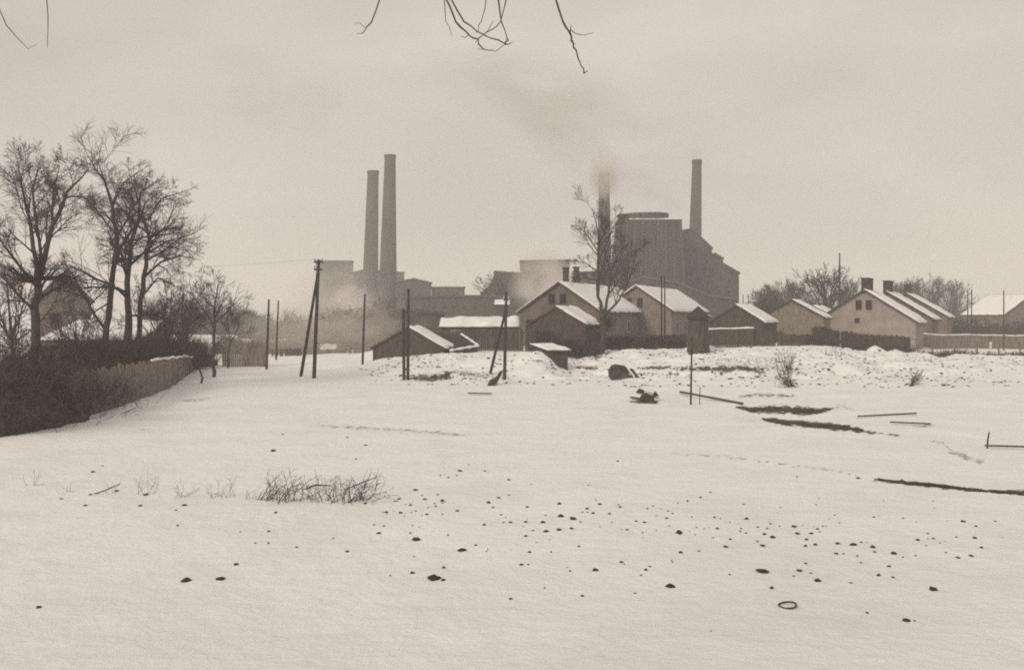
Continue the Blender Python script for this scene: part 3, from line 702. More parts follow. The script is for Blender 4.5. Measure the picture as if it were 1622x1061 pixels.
broken('low dark broken lump with small pieces on top, left of the single dark post', GP(1026, 637).y, [[(1012, 638), (1018, 627), (1026, 624), (1036, 628), (1038, 638)], [(1010, 623), (1016, 617), (1022, 619), (1020, 625)], [(1038, 630), (1042, 622), (1046, 628)]], .6)
broken('small dark pointed lump at the foot of the second braced pole', GP(782, 611).y, [[(771, 612), (776, 602), (786, 597), (792, 588), (797, 588), (790, 602), (784, 612)]], .5)

# ------------------------------------------------------------------ timber on the ground
def plank(a, b_, w, th, label, name='plank', mat='wood', lift=.06):
    p, q = GP(*a), GP(*b_); mb = MB(); n = 6; pts = []
    for i in range(n + 1):
        c = p.lerp(q, i / n); c.z = p.z + (q.z - p.z) * i / n + lift; pts.append(c - p)
    d = (q - p).normalized(); s = d.cross(Vector((0, 0, 1))).normalized() * w / 2; u = Vector((0, 0, th))
    vs = []
    for c in pts: vs += [c - s, c + s, c + s + u, c - s + u]
    fs = [(0, 1, 2, 3), tuple(4 * n + i for i in (3, 2, 1, 0))]
    for i in range(n):
        for e in range(4): fs.append((4 * i + e, 4 * i + (e + 1) % 4, 4 * i + 4 + (e + 1) % 4, 4 * i + 4 + e))
    o = mb.add(vs, fs).build(name, M[mat], loc=p); tag(o, label, 'plank')
plank((1078, 624), (1176, 642), .10, .09, 'long thin dark beam running from the single post to the ditch', lift=.03)
plank((1358, 663), (1452, 658), .07, .06, 'long thin pole lying on the snow right of the ditch', lift=.06)
plank((1000, 633), (1040, 640), .15, .08, 'short plank lying at the foot of the low broken boulder')
plank((1410, 672), (1474, 675), .08, .05, 'short thin stick flat on the snow right of the ditch')
plank((1560, 710), (1640, 712), .06, .05, 'low rail on the snow at the right edge beside a short stake')
plank((742, 625), (778, 626), .18, .05, 'short dark board flat on the snow below the second braced pole')

def post(label, px, pyb, pyt, r, lean=0, name='post', cat='post', group=None, mat='pole', D=None, arms=(), stay=None, insul=True):
    r *= .74
    b = GP(px, pyb) if D is None else G(px, D); D = b.y
    H = Zp(pyt, D) - b.z; dx = lean / F * D
    t = thing(name, label, cat, b, 0, group)
    mb = MB(); mb.tube([Vector((0, 0, -.5)), Vector((dx * .5, 0, H * .5)), Vector((dx, 0, H))], [r, r * .88, r * .7], 10); mb.build('pole', M[mat], t)
    for (py, wpx) in arms:
        z = Zp(py, D) - b.z; hw = wpx / 2 / F * D; xx = dx * z / H
        m = MB(); m.box((xx, -.12, z), (2 * hw, .09, .11)); m.build('crossarm', M[mat], t)
        for sx in (-.85, .85):
            m = MB(); m.tube([Vector((xx + sx * hw, -.12, z + .055)), Vector((xx + sx * hw, -.12, z + .12)), Vector((xx + sx * hw, -.12, z + .24))], [.03, .055, .035], 6); m.build('insulator', M['ceramic'], t)
    if stay:
        fx, fy = stay[0], stay[1]; q = GP(fx, fy); m = MB()
        z = Zp(stay[2], D) - b.z
        m.tube([q - b + Vector((0, 0, -.4)), Vector((dx * z / H, -.1, z))], [r * .95, r * .7], 8); m.build('brace', M[mat], t)
    return t
PG = 'wooden telegraph poles'
post('braced wooden telegraph pole with two short crossarms standing left of the twin chimneys', 497, 599, 411, .17, lean=8, name='telegraph_pole', cat='pole', group=PG, arms=((415, 14), (427, 13)), stay=(475, 596, 432))
post('braced wooden telegraph pole with one small crossarm in front of the long snowy shed roof', 799, 600, 462, .15, lean=3, name='telegraph_pole', cat='pole', group=PG, arms=((475, 8),), stay=(775, 590, 490))
post('single thin pole left of the low dark gabled shed, in front of steam', 574, 577, 466, .13, lean=4, name='telegraph_pole', cat='pole', group=PG)
post('taller right pole of the close pair in front of the low dark gabled shed', 646, 602, 457, .14, lean=1, name='telegraph_pole', cat='pole', group=PG)
post('shorter left pole of the close pair in front of the low dark gabled shed', 640, 602, 490, .14, lean=-1, name='telegraph_pole', cat='pole', group=PG)
post('thin dark pole at the right end of the rail fence, near the small bare tree', 422, 585, 474, .13, lean=4, name='telegraph_pole', cat='pole', group=PG)
post('fainter thin pole just right of the rail fence end', 437, 0, 476, .12, lean=4, name='telegraph_pole', cat='pole', group=PG, D=96)
post('single thin dark post standing alone in the snow at centre right', 1094, 641, 534, .065, lean=2)
post('short thin stake right beside the single dark post', 1108, 641, 612, .03, lean=1)
post('short leaning stake at the right edge of the snow', 1562, 710, 684, .04, lean=5)
post('tall thin mast rising behind the sheds left of the brick house', 1330, 0, 401, .16, name='mast', cat='mast', D=135)
post('left pole of the close pair before the second snow-roofed house', 1048, 0, 437, .10, name='telegraph_pole', cat='pole', group=PG, D=92)
post('right pole of the close pair before the second snow-roofed house', 1053, 0, 438, .10, name='telegraph_pole', cat='pole', group=PG, D=94)
post('left pole of the faint far pair near the right edge', 1533, 0, 459, .13, name='telegraph_pole', cat='pole', group=PG, D=150)
post('right pole of the faint far pair near the right edge', 1539, 0, 459, .13, name='telegraph_pole', cat='pole', group=PG, D=152)
post('dark pole at the right edge beside the far gabled roof', 1590, 0, 460, .11, name='telegraph_pole', cat='pole', group=PG, D=115)
post('left post of the small faint frame behind the third shed', 1177, 0, 466, .09, name='telegraph_pole', cat='pole', group=PG, D=140)
post('right post of the small faint frame behind the third shed', 1186, 0, 466, .09, name='telegraph_pole', cat='pole', group=PG, D=140)

# ------------------------------------------------------------------ fences
def fence(label, pts, H, board=.16, gap=.02, mat='wood', snow=False, seed=1, group=None, post_every=2.5, jit=.06, th=.03, name='board_fence', rail=False):
    rng = random.Random(seed); b = pts[0].copy(); t = thing(name, label, 'fence', b, 0, group)
    mb = MB(); posts = []; run = 0; Hs = H if hasattr(H, '__len__') else [H] * len(pts)
    for i in range(len(pts) - 1):
        p, q = pts[i], pts[i + 1]; L = (q - p).to_2d().length; n = max(1, int(L / board)); an = math.atan2(q.y - p.y, q.x - p.x)
        for k in range(n):
            c = p.lerp(q, (k + .5) / n); z = h(c.x, c.y); hh = (Hs[i] + (Hs[i + 1] - Hs[i]) * k / n) * (1 + rng.uniform(-jit, jit))
            if not rail:
                if rng.random() > .03: mb.box(Vector((c.x, c.y, z + hh / 2 - .1)) - b, (board - gap, th * rng.uniform(.7, 1.3), hh + .1), an + rng.gauss(0, .03))
            run += board
            if run >= post_every: run = 0; posts.append((Vector((c.x, c.y, z)), an, hh))
        if rail:
            for f in (.45, .9):
                for k in range(max(1, int(L / 2.5))):
                    nn = max(1, int(L / 2.5)); a_, c_ = p.lerp(q, k / nn), p.lerp(q, (k + 1) / nn)
                    a_.z = h(a_.x, a_.y) + Hs[i] * f; c_.z = h(c_.x, c_.y) + Hs[i] * f
                    mb.tube([a_ - b, c_ - b], .04, 5)
        else:
            nn = max(1, int(L / 2.5))
            for f in (.25, .8):
                for k in range(nn):
                    a_, c_ = p.lerp(q, k / nn), p.lerp(q, (k + 1) / nn); off = Vector((-math.sin(an), math.cos(an), 0)) * .06
                    a_.z = h(a_.x, a_.y) + Hs[i] * f; c_.z = h(c_.x, c_.y) + Hs[i] * f
                    mb.tube([a_ - b + off, c_ - b + off], .035, 4)
    mb.build('rails' if rail else 'boards', M[mat], t)
    for c, an, hh in posts:
        m = MB(); off = Vector((-math.sin(an), math.cos(an), 0)) * (.12 if not rail else 0)
        m.box(c - b + off + Vector((0, 0, hh / 2 - .1)), (.12, .12, hh + .25), an); m.build('post', M[mat], t)
    if snow:
        m = MB()
        for i in range(int(snow) if snow is not True else 0, len(pts) - 1):
            p, q = pts[i], pts[i + 1]; n = max(2, int((q - p).length / .5))
            cs = []
            for k in range(n + 1):
                c = p.lerp(q, k / n); c.z = h(c.x, c.y) + Hs[i] + (Hs[i + 1] - Hs[i]) * k / n + .03; cs.append(c - b)
            m.tube(cs, [.07 + .03 * noise.noise(c * 2) for c in cs], 6)
        m.build('snow_cap', M['snow'], t, smooth=True)
    return t
fence('weathered board fence of upright planks in front of the long hedge at left', [GP(a, b_) for a, b_ in ((105, 668), (150, 656), (200, 641), (240, 627), (270, 614), (290, 600), (306, 587))], [1.75, 1.8, 1.8, 1.75, 1.65, 1.4, 1.0], mat='wood2', seed=3, snow=3)
fence('grey board fence with a top rail between the small bare trees and a pole', [G(352, 84), G(385, 84), G(421, 83)], 1.9, mat='wood2', seed=4, snow=False)
fence('low dark board fence far behind the braced telegraph pole', [G(430, 105), G(478, 105)], .75, mat='wood', seed=5)
fence('thin low fence line behind the braced telegraph pole and thin pole', [G(478, 108), G(520, 108), G(590, 106)], .45, mat='wood2', seed=25)
fence('dark tall board fence behind the snowy mound, between the sheds', [G(598, 86), G(700, 87), G(790, 87), G(850, 86)], [1.2, 1.6, 1.85, 1.9], seed=6)
fence('dark board fence in front of the two snow-roofed houses', [G(905, 89), G(960, 91), G(1020, 93), G(1088, 94)], [1.15, 1.2, 1.1, 1.25], seed=7)
fence('dark board fence with a line of snow along its top, below the third shed', [G(1122, 92), G(1160, 92), G(1194, 92)], 1.6, seed=8, snow=True)
fence('low dark board fence under the fourth gabled shed', [G(1194, 92.5), G(1240, 93), G(1292, 94)], [1.5, 1.1, .9], seed=9)
fence('dark board fence in front of the brick gable house', [G(1288, 93), G(1330, 95), G(1390, 97), G(1442, 98)], [1.5, 1.45, 1.5, 1.5], mat='wood', seed=10, board=.14)
fence('open rail fence running to the right edge beyond the bank', [G(1442, 99), G(1520, 101), G(1600, 103), G(1680, 105)], 1.35, mat='wood2', seed=11, rail=True)
fence('long hazy board fence behind the rail fence at right', [G(1450, 118), G(1540, 121), G(1680, 125)], 1.5, mat='wood2', seed=12, snow=True)
thicket('hedge', 'dark scrubby hedge between the dark shed and the fence by the central tree', [G(850, 84), G(905, 86), G(950, 87)], [1.7, 1.5, 1.1], 1.6, 3500, 63, tw=(.2, .6), wd=.02)
thicket('hedge', 'low scrubby hedge along the fence right of the central tree', [G(965, 88), G(1020, 90), G(1088, 92)], [1.0, 1.1, 1.0], 1.1, 3000, 64, tw=(.2, .5), wd=.02)
thicket('hedge', 'thin brushwood hedge at the foot of the right-hand fences', [G(1300, 92), G(1400, 95), G(1500, 98.5), G(1660, 102)], [.5, .5, .35, .35], .8, 2600, 65, tw=(.15, .45), wd=.02)
thicket('hedge', 'dense hedge at the left corner of the brick gable house', [G(1290, 97), G(1312, 97)], [1.8, 1.7], 1.4, 1500, 66, tw=(.2, .5), wd=.02)
thicket('scrub', 'murky dark scrub behind the thin single pole, below the twin chimneys', [G(548, 122), G(590, 120), G(640, 118)], [3.4, 5.0, 5.2], 4, 6000, 81, tw=(.3, 1.2), wd=.03, mat='bark_far')
thicket('scrub', 'low murky scrub close behind the short rail-topped fence and the pair of thin poles', [G(345, 112), G(400, 112), G(450, 114), G(500, 116)], [2.3, 2.1, 1.7, 1.9], 3, 5000, 86, tw=(.25, 1.0), wd=.022, mat='bark_far')
thicket('scrub', 'low pale scrub in the haze between the braced pole and the thin single pole', [G(478, 150), G(520, 148), G(560, 145)], [2.6, 4.6, 4.4], 4, 4500, 82, tw=(.3, 1.2), wd=.035)
thicket('scrub', 'faint scrub far behind the rail fence end, left of the braced pole', [G(380, 190), G(430, 190), G(480, 188)], [5.5, 4.0, 4.4], 4, 4500, 83, tw=(.4, 1.4), wd=.04)
thicket('scrub', 'faint far tree belt beyond the small bare trees at left', [G(225, 230), G(300, 230), G(400, 230)], [9, 8, 5.5], 6, 6000, 84, tw=(.6, 2.4), wd=.05)
thicket('scrub', 'continuous hazy belt of far bare woodland behind the sheds and striped roofs at right', [G(1185, 270), G(1290, 270), G(1400, 275), G(1500, 280), G(1680, 285)], [7.0, 8.5, 9.0, 8.0, 6.5], 8, 9000, 85, tw=(.8, 3.0), wd=.06)
thicket('hedge', 'hazy hedge behind the rows of striped roofs at right', [G(1450, 150), G(1520, 155), G(1600, 160), G(1700, 165)], [3.6, 3.6, 3.2, 3.0], 3, 3500, 67, tw=(.4, 1.2), wd=.04)
thicket('hedge', 'hazy scrub behind the sheds left of the tall thin mast', [G(1195, 150), G(1250, 152), G(1300, 150)], [5, 5.2, 4.5], 4, 3500, 68, tw=(.4, 1.4), wd=.04)

# ------------------------------------------------------------------ houses and sheds
def house(name, label, cat, apex, D, yaw, w, L, eavepy, base=None, wall='plaster', roofm='tile', windows=(), chimneys=(), group=None, snowL=True, over=.3, thick=.2, snow_inset=.05, doors=(), eave_z=None, seed=1):
    x0 = X(apex[0], D); rz_ = Zp(apex[1], D); ez = Zp(eavepy, D) if eave_z is None else eave_z
    g = h(x0, D) if base is None else base
    t = thing(name, label, cat, (x0, D, g), -R(yaw), group)
    H = rz_ - g; E = ez - g; hw = w / 2; sl_ = (H - E) / hw
    mb = MB(); mb.prism([(-hw, -1), (hw, -1), (hw, E - .02), (0, H - .16), (-hw, E - .02)], 0, L); mb.build('wall', M[wall], t)
    rf = MB(); cosp = 1 / math.sqrt(1 + sl_ ** 2); tz = .14 / cosp
    o_ = hw + over; ze = H - sl_ * o_
    rf.prism([(-o_, ze - tz), (0, H - tz), (o_, ze - tz), (o_, ze), (0, H), (-o_, ze)], -over, L + over)
    roof = rf.build('roof', M[roofm], t)
    for s in (() if snowL is None else (1, -1) if snowL else (1,)):
        nrm = Vector((s * sl_, 0, 1)).normalized()
        o2 = o_ + .04
        m = snow_slab((0, -over + snow_inset, H), (0, L + 2 * over - 2 * snow_inset, 0), (s * o2, 0, -sl_ * o2), nrm, thick, max(8, int(L * 2.5)), 10, .16, seed + s)
        m.build('roof_snow', M['snow'], roof, smooth=True)
    for (cy_, cx_, wx, wy, ch) in chimneys:
        m = MB(); zc = H - sl_ * abs(cx_) - .4; m.box((cx_, cy_, (zc + H + ch) / 2), (wx, wy, H + ch - zc)); m.box((cx_, cy_, H + ch + .06), (wx + .14, wy + .14, .12))
        m.box((cx_, cy_, H + ch - .35), (wx + .08, wy + .08, .08))
        m.build('chimney', M['brick'], roof)
    for (xx, zz, ww, wh) in windows:          # on the gable front; zz above base
        m = MB(); f = .07
        m.box((xx - ww / 2 + f / 2, -.02, zz), (f, .1, wh)); m.box((xx + ww / 2 - f / 2, -.02, zz), (f, .1, wh))
        m.box((xx, -.02, zz + wh / 2 - f / 2), (ww - 2 * f, .1, f)); m.box((xx, -.02, zz - wh / 2 + f / 2), (ww - 2 * f, .1, f)); m.box((xx, -.015, zz), (.04, .06, wh - 2 * f))
        fr = m.build('window', M['wood'], t); m = MB(); m.box((xx, -.006, zz), (ww - 2 * f, .03, wh - 2 * f)); m.build('pane', M['glass'], fr)
    for (sx, yy, zz, ww, wh, kind) in doors:   # on the long right side
        m = MB(); m.box((hw + .01, yy, zz), (.08, ww, wh)); fr = m.build(kind, M['wood2' if kind == 'door' else 'plaster_pale'], t)
        if kind == 'window': m = MB(); m.box((hw + .045, yy, zz), (.04, ww - .2, wh - .2)); m.build('pane', M['glass'], fr)
    return t
HG = 'single-storey houses with snow on their roofs'
house('house', 'grey gabled house with two chimneys and a wide snowy roof behind the forked tree', 'house', (886, 446), 100, 19, 7.6, 23, 490, base=1.3, wall='plaster',
      windows=((-.75, 4.25, .62, 1.0), (.35, 4.25, .62, 1.0), (-2.9, 1.7, .7, 1.3)), chimneys=((3.2, -.3, .45, .5, 1.35), (6.6, -.2, .45, .5, 1.55)), group=HG, seed=2,
      doors=((1, 2.5, 1.6, .9, 1.2, 'window'), (1, 7, 1.2, .95, 2.0, 'door'), (1, 12, 1.6, .9, 1.2, 'window'), (1, 17, 1.6, .9, 1.2, 'window')))
house('house_annex', 'lower snow-roofed annex at the far end of the two-chimney house', 'house', (1008, 477), 120, 19, 6.2, 5, 503, base=1.0, wall='wood', seed=3)
house('house', 'second snow-roofed house, dark gable, behind the close pair of poles', 'house', (1008, 452), 115, 19.4, 7.6, 23, 490, base=1.2, wall='wood2', group=HG, seed=4,
      windows=((-.8, 4.2, .6, 1.0), (.4, 4.2, .6, 1.0)), doors=((1, 3, 1.6, .9, 1.2, 'window'), (1, 8, 1.6, .9, 1.2, 'window'), (1, 13, 1.6, .9, 1.2, 'window')), chimneys=((17, -1.8, .5, .5, .4),))
SGp = 'small dark gabled sheds along the fence'
house('shed', 'dark gabled wooden shed with one snowy roof slope, in front of the two-chimney house', 'shed', (881, 485), 88, 24, 5.0, 4.0, 512, wall='wood', roofm='wood', group=SGp, seed=5, over=.15, snowL=False)
house('shed', 'low dark gabled wooden shed behind the close pair of poles, at the steam cloud', 'shed', (646, 517), 81, 16, 5.7, 2.6, 549, base=.8, wall='wood', roofm='wood', group=SGp, seed=6, over=.15, thick=.16, snowL=False)
house('shed', 'third dark gabled shed with a broad snowy slope, right of the narrow dark hut', 'shed', (1166, 482), 97, 27, 5.0, 5.0, 509, wall='wood', roofm='wood', group=SGp, seed=7, over=.15, snowL=False)
house('shed', 'fourth dark gabled shed, half hidden, left of the brick gable house', 'shed', (1254, 474), 104, 24, 6.0, 5.0, 501, wall='wood2', roofm='wood', group=SGp, seed=8, over=.2, thick=.12, snow_inset=.3, snowL=False)
house('shed', 'tiny dark roof between the fourth dark shed and the wide-chimney house', 'shed', (1288, 484), 118, 30, 4.5, 4.0, 500, base=.8, wall='wood', roofm='wood', group=SGp, seed=9, over=.15, snowL=False)
BG = 'row of gabled brick houses with snow-striped roofs'
house('gable_house', 'nearest gabled brick house at right with a wide chimney and twin attic windows', 'house', (1369, 458), 110, 27, 9.9, 7.0, 507, base=.2, wall='brick_pale' if 'brick_pale' in M else 'plaster', roofm='tile', group=BG, seed=10,
      windows=((-.55, 4.9, .6, 1.0), (.45, 4.9, .6, 1.0), (-.7, 3.3, .5, .5)), chimneys=((1.6, .05, .7, 3.2, 1.05),), thick=.25, snowL=False, over=.35)
house('gable_house', 'second gabled house of the striped row, mostly hidden by the first', 'house', (1404, 461), 124, 27, 9.9, 7.0, 503, base=.2, wall='plaster', roofm='tile', group=BG, seed=11, chimneys=((1.4, .0, .7, 3.0, 1.1),), thick=.22, snowL=False)
house('gable_house', 'third gabled house of the striped row, faintest and farthest', 'house', (1436, 464), 140, 27, 9.9, 7.0, 500, base=.2, wall='plaster', roofm='tile', group=BG, seed=12, chimneys=((1.2, .0, .7, 2.6, 1.0),), thick=.22, snowL=False)
house('house', 'faint far gabled house cut by the right edge of the picture', 'house', (1632, 466), 190, -25, 13, 9, 497, base=.3, wall='plaster', group=HG, seed=13)
house('house', 'hazy gabled house behind the tall trees at left, steep dark roof', 'house', (99, 432), 105, -19, 4.6, 8, 470, base=.0, wall='plaster', roofm='tile', group=HG, seed=14, over=.35, snowL=None)

def lean_shed(name, label, x0px, x1px, D, toppy, eavepy, depth, wall='wood', base=None, group=None, thick=.2, seed=1, yaw=0, bumps=0, cat='shed'):
    xm = X((x0px + x1px) / 2, D); g = h(xm, D) if base is None else base; w = X(x1px, D) - X(x0px, D)
    E = Zp(eavepy, D) - g; T = Zp(toppy, D + depth) - g
    t = thing(name, label, cat, (xm, D, g), -R(yaw), group)
    mb = MB(); vs = [(-w / 2, 0, -1), (w / 2, 0, -1), (w / 2, depth, -1), (-w / 2, depth, -1), (-w / 2, 0, E - .1), (w / 2, 0, E - .1), (w / 2, depth, T - .1), (-w / 2, depth, T - .1)]
    mb.add(vs, [(0, 1, 2, 3), (4, 5, 6, 7), (0, 1, 5, 4), (1, 2, 6, 5), (2, 3, 7, 6), (3, 0, 4, 7)]); mb.build('wall', M[wall], t)
    r = MB(); vs = []
    for dz in (-.09, .0):
        for (x, y) in ((-w / 2 - .15, -.2), (w / 2 + .15, -.2), (w / 2 + .15, depth + .15), (-w / 2 - .15, depth + .15)):
            vs.append((x, y, E + (T - E) * y / depth + dz))
    r.add(vs, [(0, 1, 2, 3), (4, 5, 6, 7), (0, 1, 5, 4), (1, 2, 6, 5), (2, 3, 7, 6), (3, 0, 4, 7)]); rf = r.build('roof', M['wood'], t)
    u = Vector((w + .3, 0, 0)); v = Vector((0, depth + .35, (T - E) * (depth + .35) / depth)); o_ = Vector((-w / 2 - .15, -.2, E - (T - E) * .2 / depth))
    s = snow_slab(o_, u, v, u.cross(v).normalized(), thick, max(10, int(w * 3)), 8, .08, seed, 1 + bumps); s.build('roof_snow', M['snow'], rf, smooth=True)
    for k in range(int(w / 2.6)):
        m = MB(); m.box((-w / 2 + 1.3 + 2.6 * k, -.02, E * .5 - .1), (.95, .06, E * .85)); m.build('door', M['wood2'], t)
    return t
lean_shed('long_shed', 'long low dark shed with a wavy band of thick snow on its roof', 698, 820, 93, 504, 517, 3.2, base=1.1, thick=.26, seed=20, bumps=2.2)
def rim_shed():
    a, b_, c, d = P(712, 556, 80.5), P(758, 548, 82.5), P(731, 530, 85.5), P(690, 534, 84)
    t = thing('shed', 'small low dark lean-to with only its roof edges white with snow, right of the low gabled shed', 'shed', (a.x, a.y, h(a.x, a.y)))
    t['label'] = 'small dark lean-to with only its roof edges white, beside the low gabled shed'
    o_ = Vector(t.location); q = [p - o_ for p in (a, b_, c, d)]; m = MB(); up = Vector((0, 0, .1))
    m.add([p - up for p in q] + q, [(0, 1, 2, 3), (4, 5, 6, 7), (0, 1, 5, 4), (1, 2, 6, 5), (2, 3, 7, 6), (3, 0, 4, 7)]); rf = m.build('roof', M['pole'], t)
    m = MB(); lo = [Vector((p.x * .96 + .05, p.y, -.8)) for p in q]; hi = [Vector((p.x * .96 + .05, p.y, p.z - .11)) for p in q]
    m.add(lo + hi, [(0, 1, 2, 3), (4, 5, 6, 7), (0, 1, 5, 4), (1, 2, 6, 5), (2, 3, 7, 6), (3, 0, 4, 7)]); m.build('wall', M['wood'], t)
    for e, f in ((0, 1), (1, 2)):
        m = MB(); m.tube([q[e].lerp(q[f], k / 10) + Vector((0, 0, .04)) for k in range(11)], [.09 + .03 * math.sin(k * 2.1) for k in range(11)], 6); m.build('snow_edge', M['snow'], rf, smooth=True)
rim_shed()
lean_shed('shed', 'long low snow-covered shed roof behind the hedge under the left trees', 62, 216, 84, 508, 538, 8, base=-.1, thick=.2, seed=22, wall='wood2')
lean_shed('hut', 'small flat-roofed dark hut with a snowy top sunk behind the snow mound', 866, 902, 74, 545, 554, 2.2, base=.2, thick=.14, seed=23, yaw=-28, cat='hut')
lean_shed('shed', 'narrow far shed with a bright patch of roof snow, behind the long snowy shed', 785, 806, 150, 476, 482, 3, base=1, thick=.3, seed=24)
# narrow dark octagonal hut
def kiosk():
    D = 84; px = 1106; b = Vector((X(px, D), D, h(X(px, D), D))); t = thing('narrow_hut', 'narrow dark eight-sided wooden hut with a pointed roof, standing out in front of the fence', 'hut', b)
    H = Zp(502, D) - b.z; T = Zp(485, D) - b.z; r = 17 / F * D
    m = MB(); n = 8; m.tube([Vector((0, 0, -.4)), Vector((0, 0, .8)), Vector((0, 0, H))], [r * 1.12, r * 1.0, r * .92], n); m.build('wall', M['wood'], t)
    m = MB(); m.tube([Vector((0, 0, H - .12)), Vector((0, 0, H - .02)), Vector((0, 0, T))], [r * 1.22, r * 1.2, .04], n); rf = m.build('roof', M['pole'], t)
    m = MB(); m.box((.0, -r * 1.0 - .01, .95), (.62, .07, 1.75)); m.build('door', M['wood'], t)
    snow_slab((r * .75, -r * .5, H + .16), (r * .45, 0, -.17), (0, r * 1.1, 0), (.35, 0, 1), .07, 6, 6, .05, 2).build('roof_snow', M['snow'], rf, smooth=True)
kiosk()
# small snow heap before the brick house
p = G(1380, 95); mb = MB(); vs = [(0, 0, .62)]; fs = []
for j in range(1, 6):
    for i in range(16):
        a = 6.283 * i / 16; r = j / 5 * 1.15 * (1 + .12 * noise.noise(Vector((math.cos(a) * 2, math.sin(a) * 2, j)))); vs.append((r * math.cos(a), r * .8 * math.sin(a), .62 * (1 - (j / 5) ** 1.4) - .03))
for i in range(16):
    i2 = (i + 1) % 16; fs.append((0, 1 + i, 1 + i2))
    for j in range(4): fs.append((1 + j * 16 + i, 1 + j * 16 + 16 + i, 1 + j * 16 + 16 + i2, 1 + j * 16 + i2))
o = mb.add(vs, fs).build('snow_heap', M['snow'], loc=p + Vector((0, -1.0, 0)), smooth=True); tag(o, 'small pointed snow heap against the fence of the brick gable house', 'snow heap')

# ------------------------------------------------------------------ mine works
def stack(label, px, D, toppy, rt, rb, leanpx=0, basez=0, group='tall brick factory chimneys', bpy_=500):
    H = Zp(toppy, D) - basez; b = Vector((X(px, D), D, basez)); t = thing('factory_chimney', label, 'chimney', b, 0, group)
    dx = leanpx / F * D; n = 12
    pts = [Vector((dx * i / n, 0, H * i / n)) for i in range(n + 1)]; pts[0].z = -1
    rad = [rb + (rt - rb) * (i / n) ** .9 for i in range(n + 1)]
    m = MB(); m.tube(pts, rad, 28); m.build('shaft', M['brick2'], t)
    m = MB(); e = pts[-1]; m.tube([e + Vector((0, 0, -.9)), e + Vector((0, 0, -.5)), e + Vector((0, 0, .25)), e + Vector((0, 0, .3))], [rt * 1.03, rt * 1.10, rt * 1.10, rt * .8], 28); m.build('rim', M['brick'], t)
    m = MB(); m.box((0, 0, 2), (rb * 2.5, rb * 2.5, 6)); m.build('base', M['brick2'], t)
    return t
stack('right and tallest of the twin brick chimneys at left', 613, 320, 247, 1.62, 3.1, leanpx=5)
stack('left and shorter of the twin brick chimneys', 585, 345, 272, 1.75, 2.9, leanpx=6)
stack('brick chimney with its top lost in pale smoke, behind the forked tree', 957, 290, 276, 1.35, 2.45)
stack('slim brick chimney rising behind the cooling tower block at right', 1098, 300, 255, 1.28, 2.35, leanpx=6)

def works(name, label, prof, D, depth, base=.5, mat='brick', wins=(), cat='building', yaw=None, snow=()):
    """prof: pixel silhouette of the gable/front (px,py), extruded backwards"""
    x0 = X(prof[0][0], D)
    if yaw is None: yaw = math.degrees(math.atan2(x0, D)) * .9
    t = thing(name, label, cat, (x0, D, base), -R(yaw))
    poly = [(X(a, D) - x0, Zp(b_, D) - base) for a, b_ in prof]
    poly = [(poly[0][0], -2)] + poly + [(poly[-1][0], -2)]
    m = MB(); m.prism(poly, 0, depth); m.build('wall', M[mat], t)
    tops = [(poly[i], poly[i + 1]) for i in range(1, len(poly) - 2)]
    r = MB(); k = 0
    for (a, c) in tops:
        if abs(c[0] - a[0]) < .6: continue
        r.prism([(a[0] - .25, a[1] + .02), (c[0] + .25, c[1] + .02), (c[0] + .25, c[1] + .38 + .01 * k), (a[0] - .25, a[1] + .38 + .01 * k)], -.4 - .02 * k, depth + .4 + .02 * k); k += 1
    rf = r.build('roof', M['tile'], t)
    for (a, c) in snow:
        p1, p2 = (X(a[0], D) - x0, Zp(a[1], D) - base + .42), (X(c[0], D) - x0, Zp(c[1], D) - base + .42)
        snow_slab((p1[0], -.35, p1[1]), (p2[0] - p1[0], 0, p2[1] - p1[1]), (0, depth + .6, 0), (0, 0, 1), .3, 16, 6, .15, 4).build('roof_snow', M['snow'], rf, smooth=True)
    for (a, b_, wpx, hpx) in wins:
        w, hh = wpx / F * D, hpx / F * D; cx_, cz = X(a, D) - x0, Zp(b_, D) - base
        m = MB(); m.box((cx_, -.03, cz), (w, .12, hh)); fr = m.build('window', M['wood'], t); m = MB(); m.box((cx_, -.07, cz), (w * .86, .1, hh * .88)); m.build('pane', M['glass'], fr)
    return t
works('works_building', 'low-gabled brick works building just right of the tallest chimney', [(626, 449), (655, 442), (683, 449)], 300, 30, wins=[(640, 468, 5, 9), (652, 468, 5, 9), (664, 468, 5, 9), (676, 468, 5, 9)])
works('works_building', 'flat-roofed brick works block between the low-gabled building and the dark tower', [(683.6, 456), (736, 456)], 302, 20, wins=[(695, 468, 5, 8), (708, 468, 5, 8), (721, 468, 5, 8)])
works('works_building', 'dark low outbuilding just behind the low gabled shed and close pair of poles', [(604, 500), (640, 492), (704, 500)], 130, 9)
works('works_building', 'long low dark workshop behind the long snowy shed', [(640, 472), (700, 470), (778, 470), (832, 474)], 220, 14, wins=[(a, 487, 6, 6) for a in range(655, 825, 16)])
works('works_building', 'hazy flat-roofed works block left of the twin chimneys, behind steam', [(500, 414), (559, 414)], 390, 18, mat='brick2', wins=[(512, 430, 4, 7), (524, 430, 4, 7), (536, 430, 4, 7), (548, 430, 4, 7)])
works('works_building', 'lower hazy works wing between the flat block and the twin chimneys', [(540, 437), (575, 428), (640, 432)], 400, 22, mat='brick2')
works('works_building', 'dark sloping works tower left of the smoke-veiled block', [(762, 466), (778, 452), (784, 431), (806, 433), (824, 434)], 270, 12, mat='brick2')
works('works_building', 'tall flat-roofed works block veiled in smoke behind the two-chimney house', [(824, 414), (902, 413)], 330, 18, mat='brick2', wins=[(838, 432, 5, 8), (852, 432, 5, 8), (866, 432, 5, 8), (880, 432, 5, 8)])
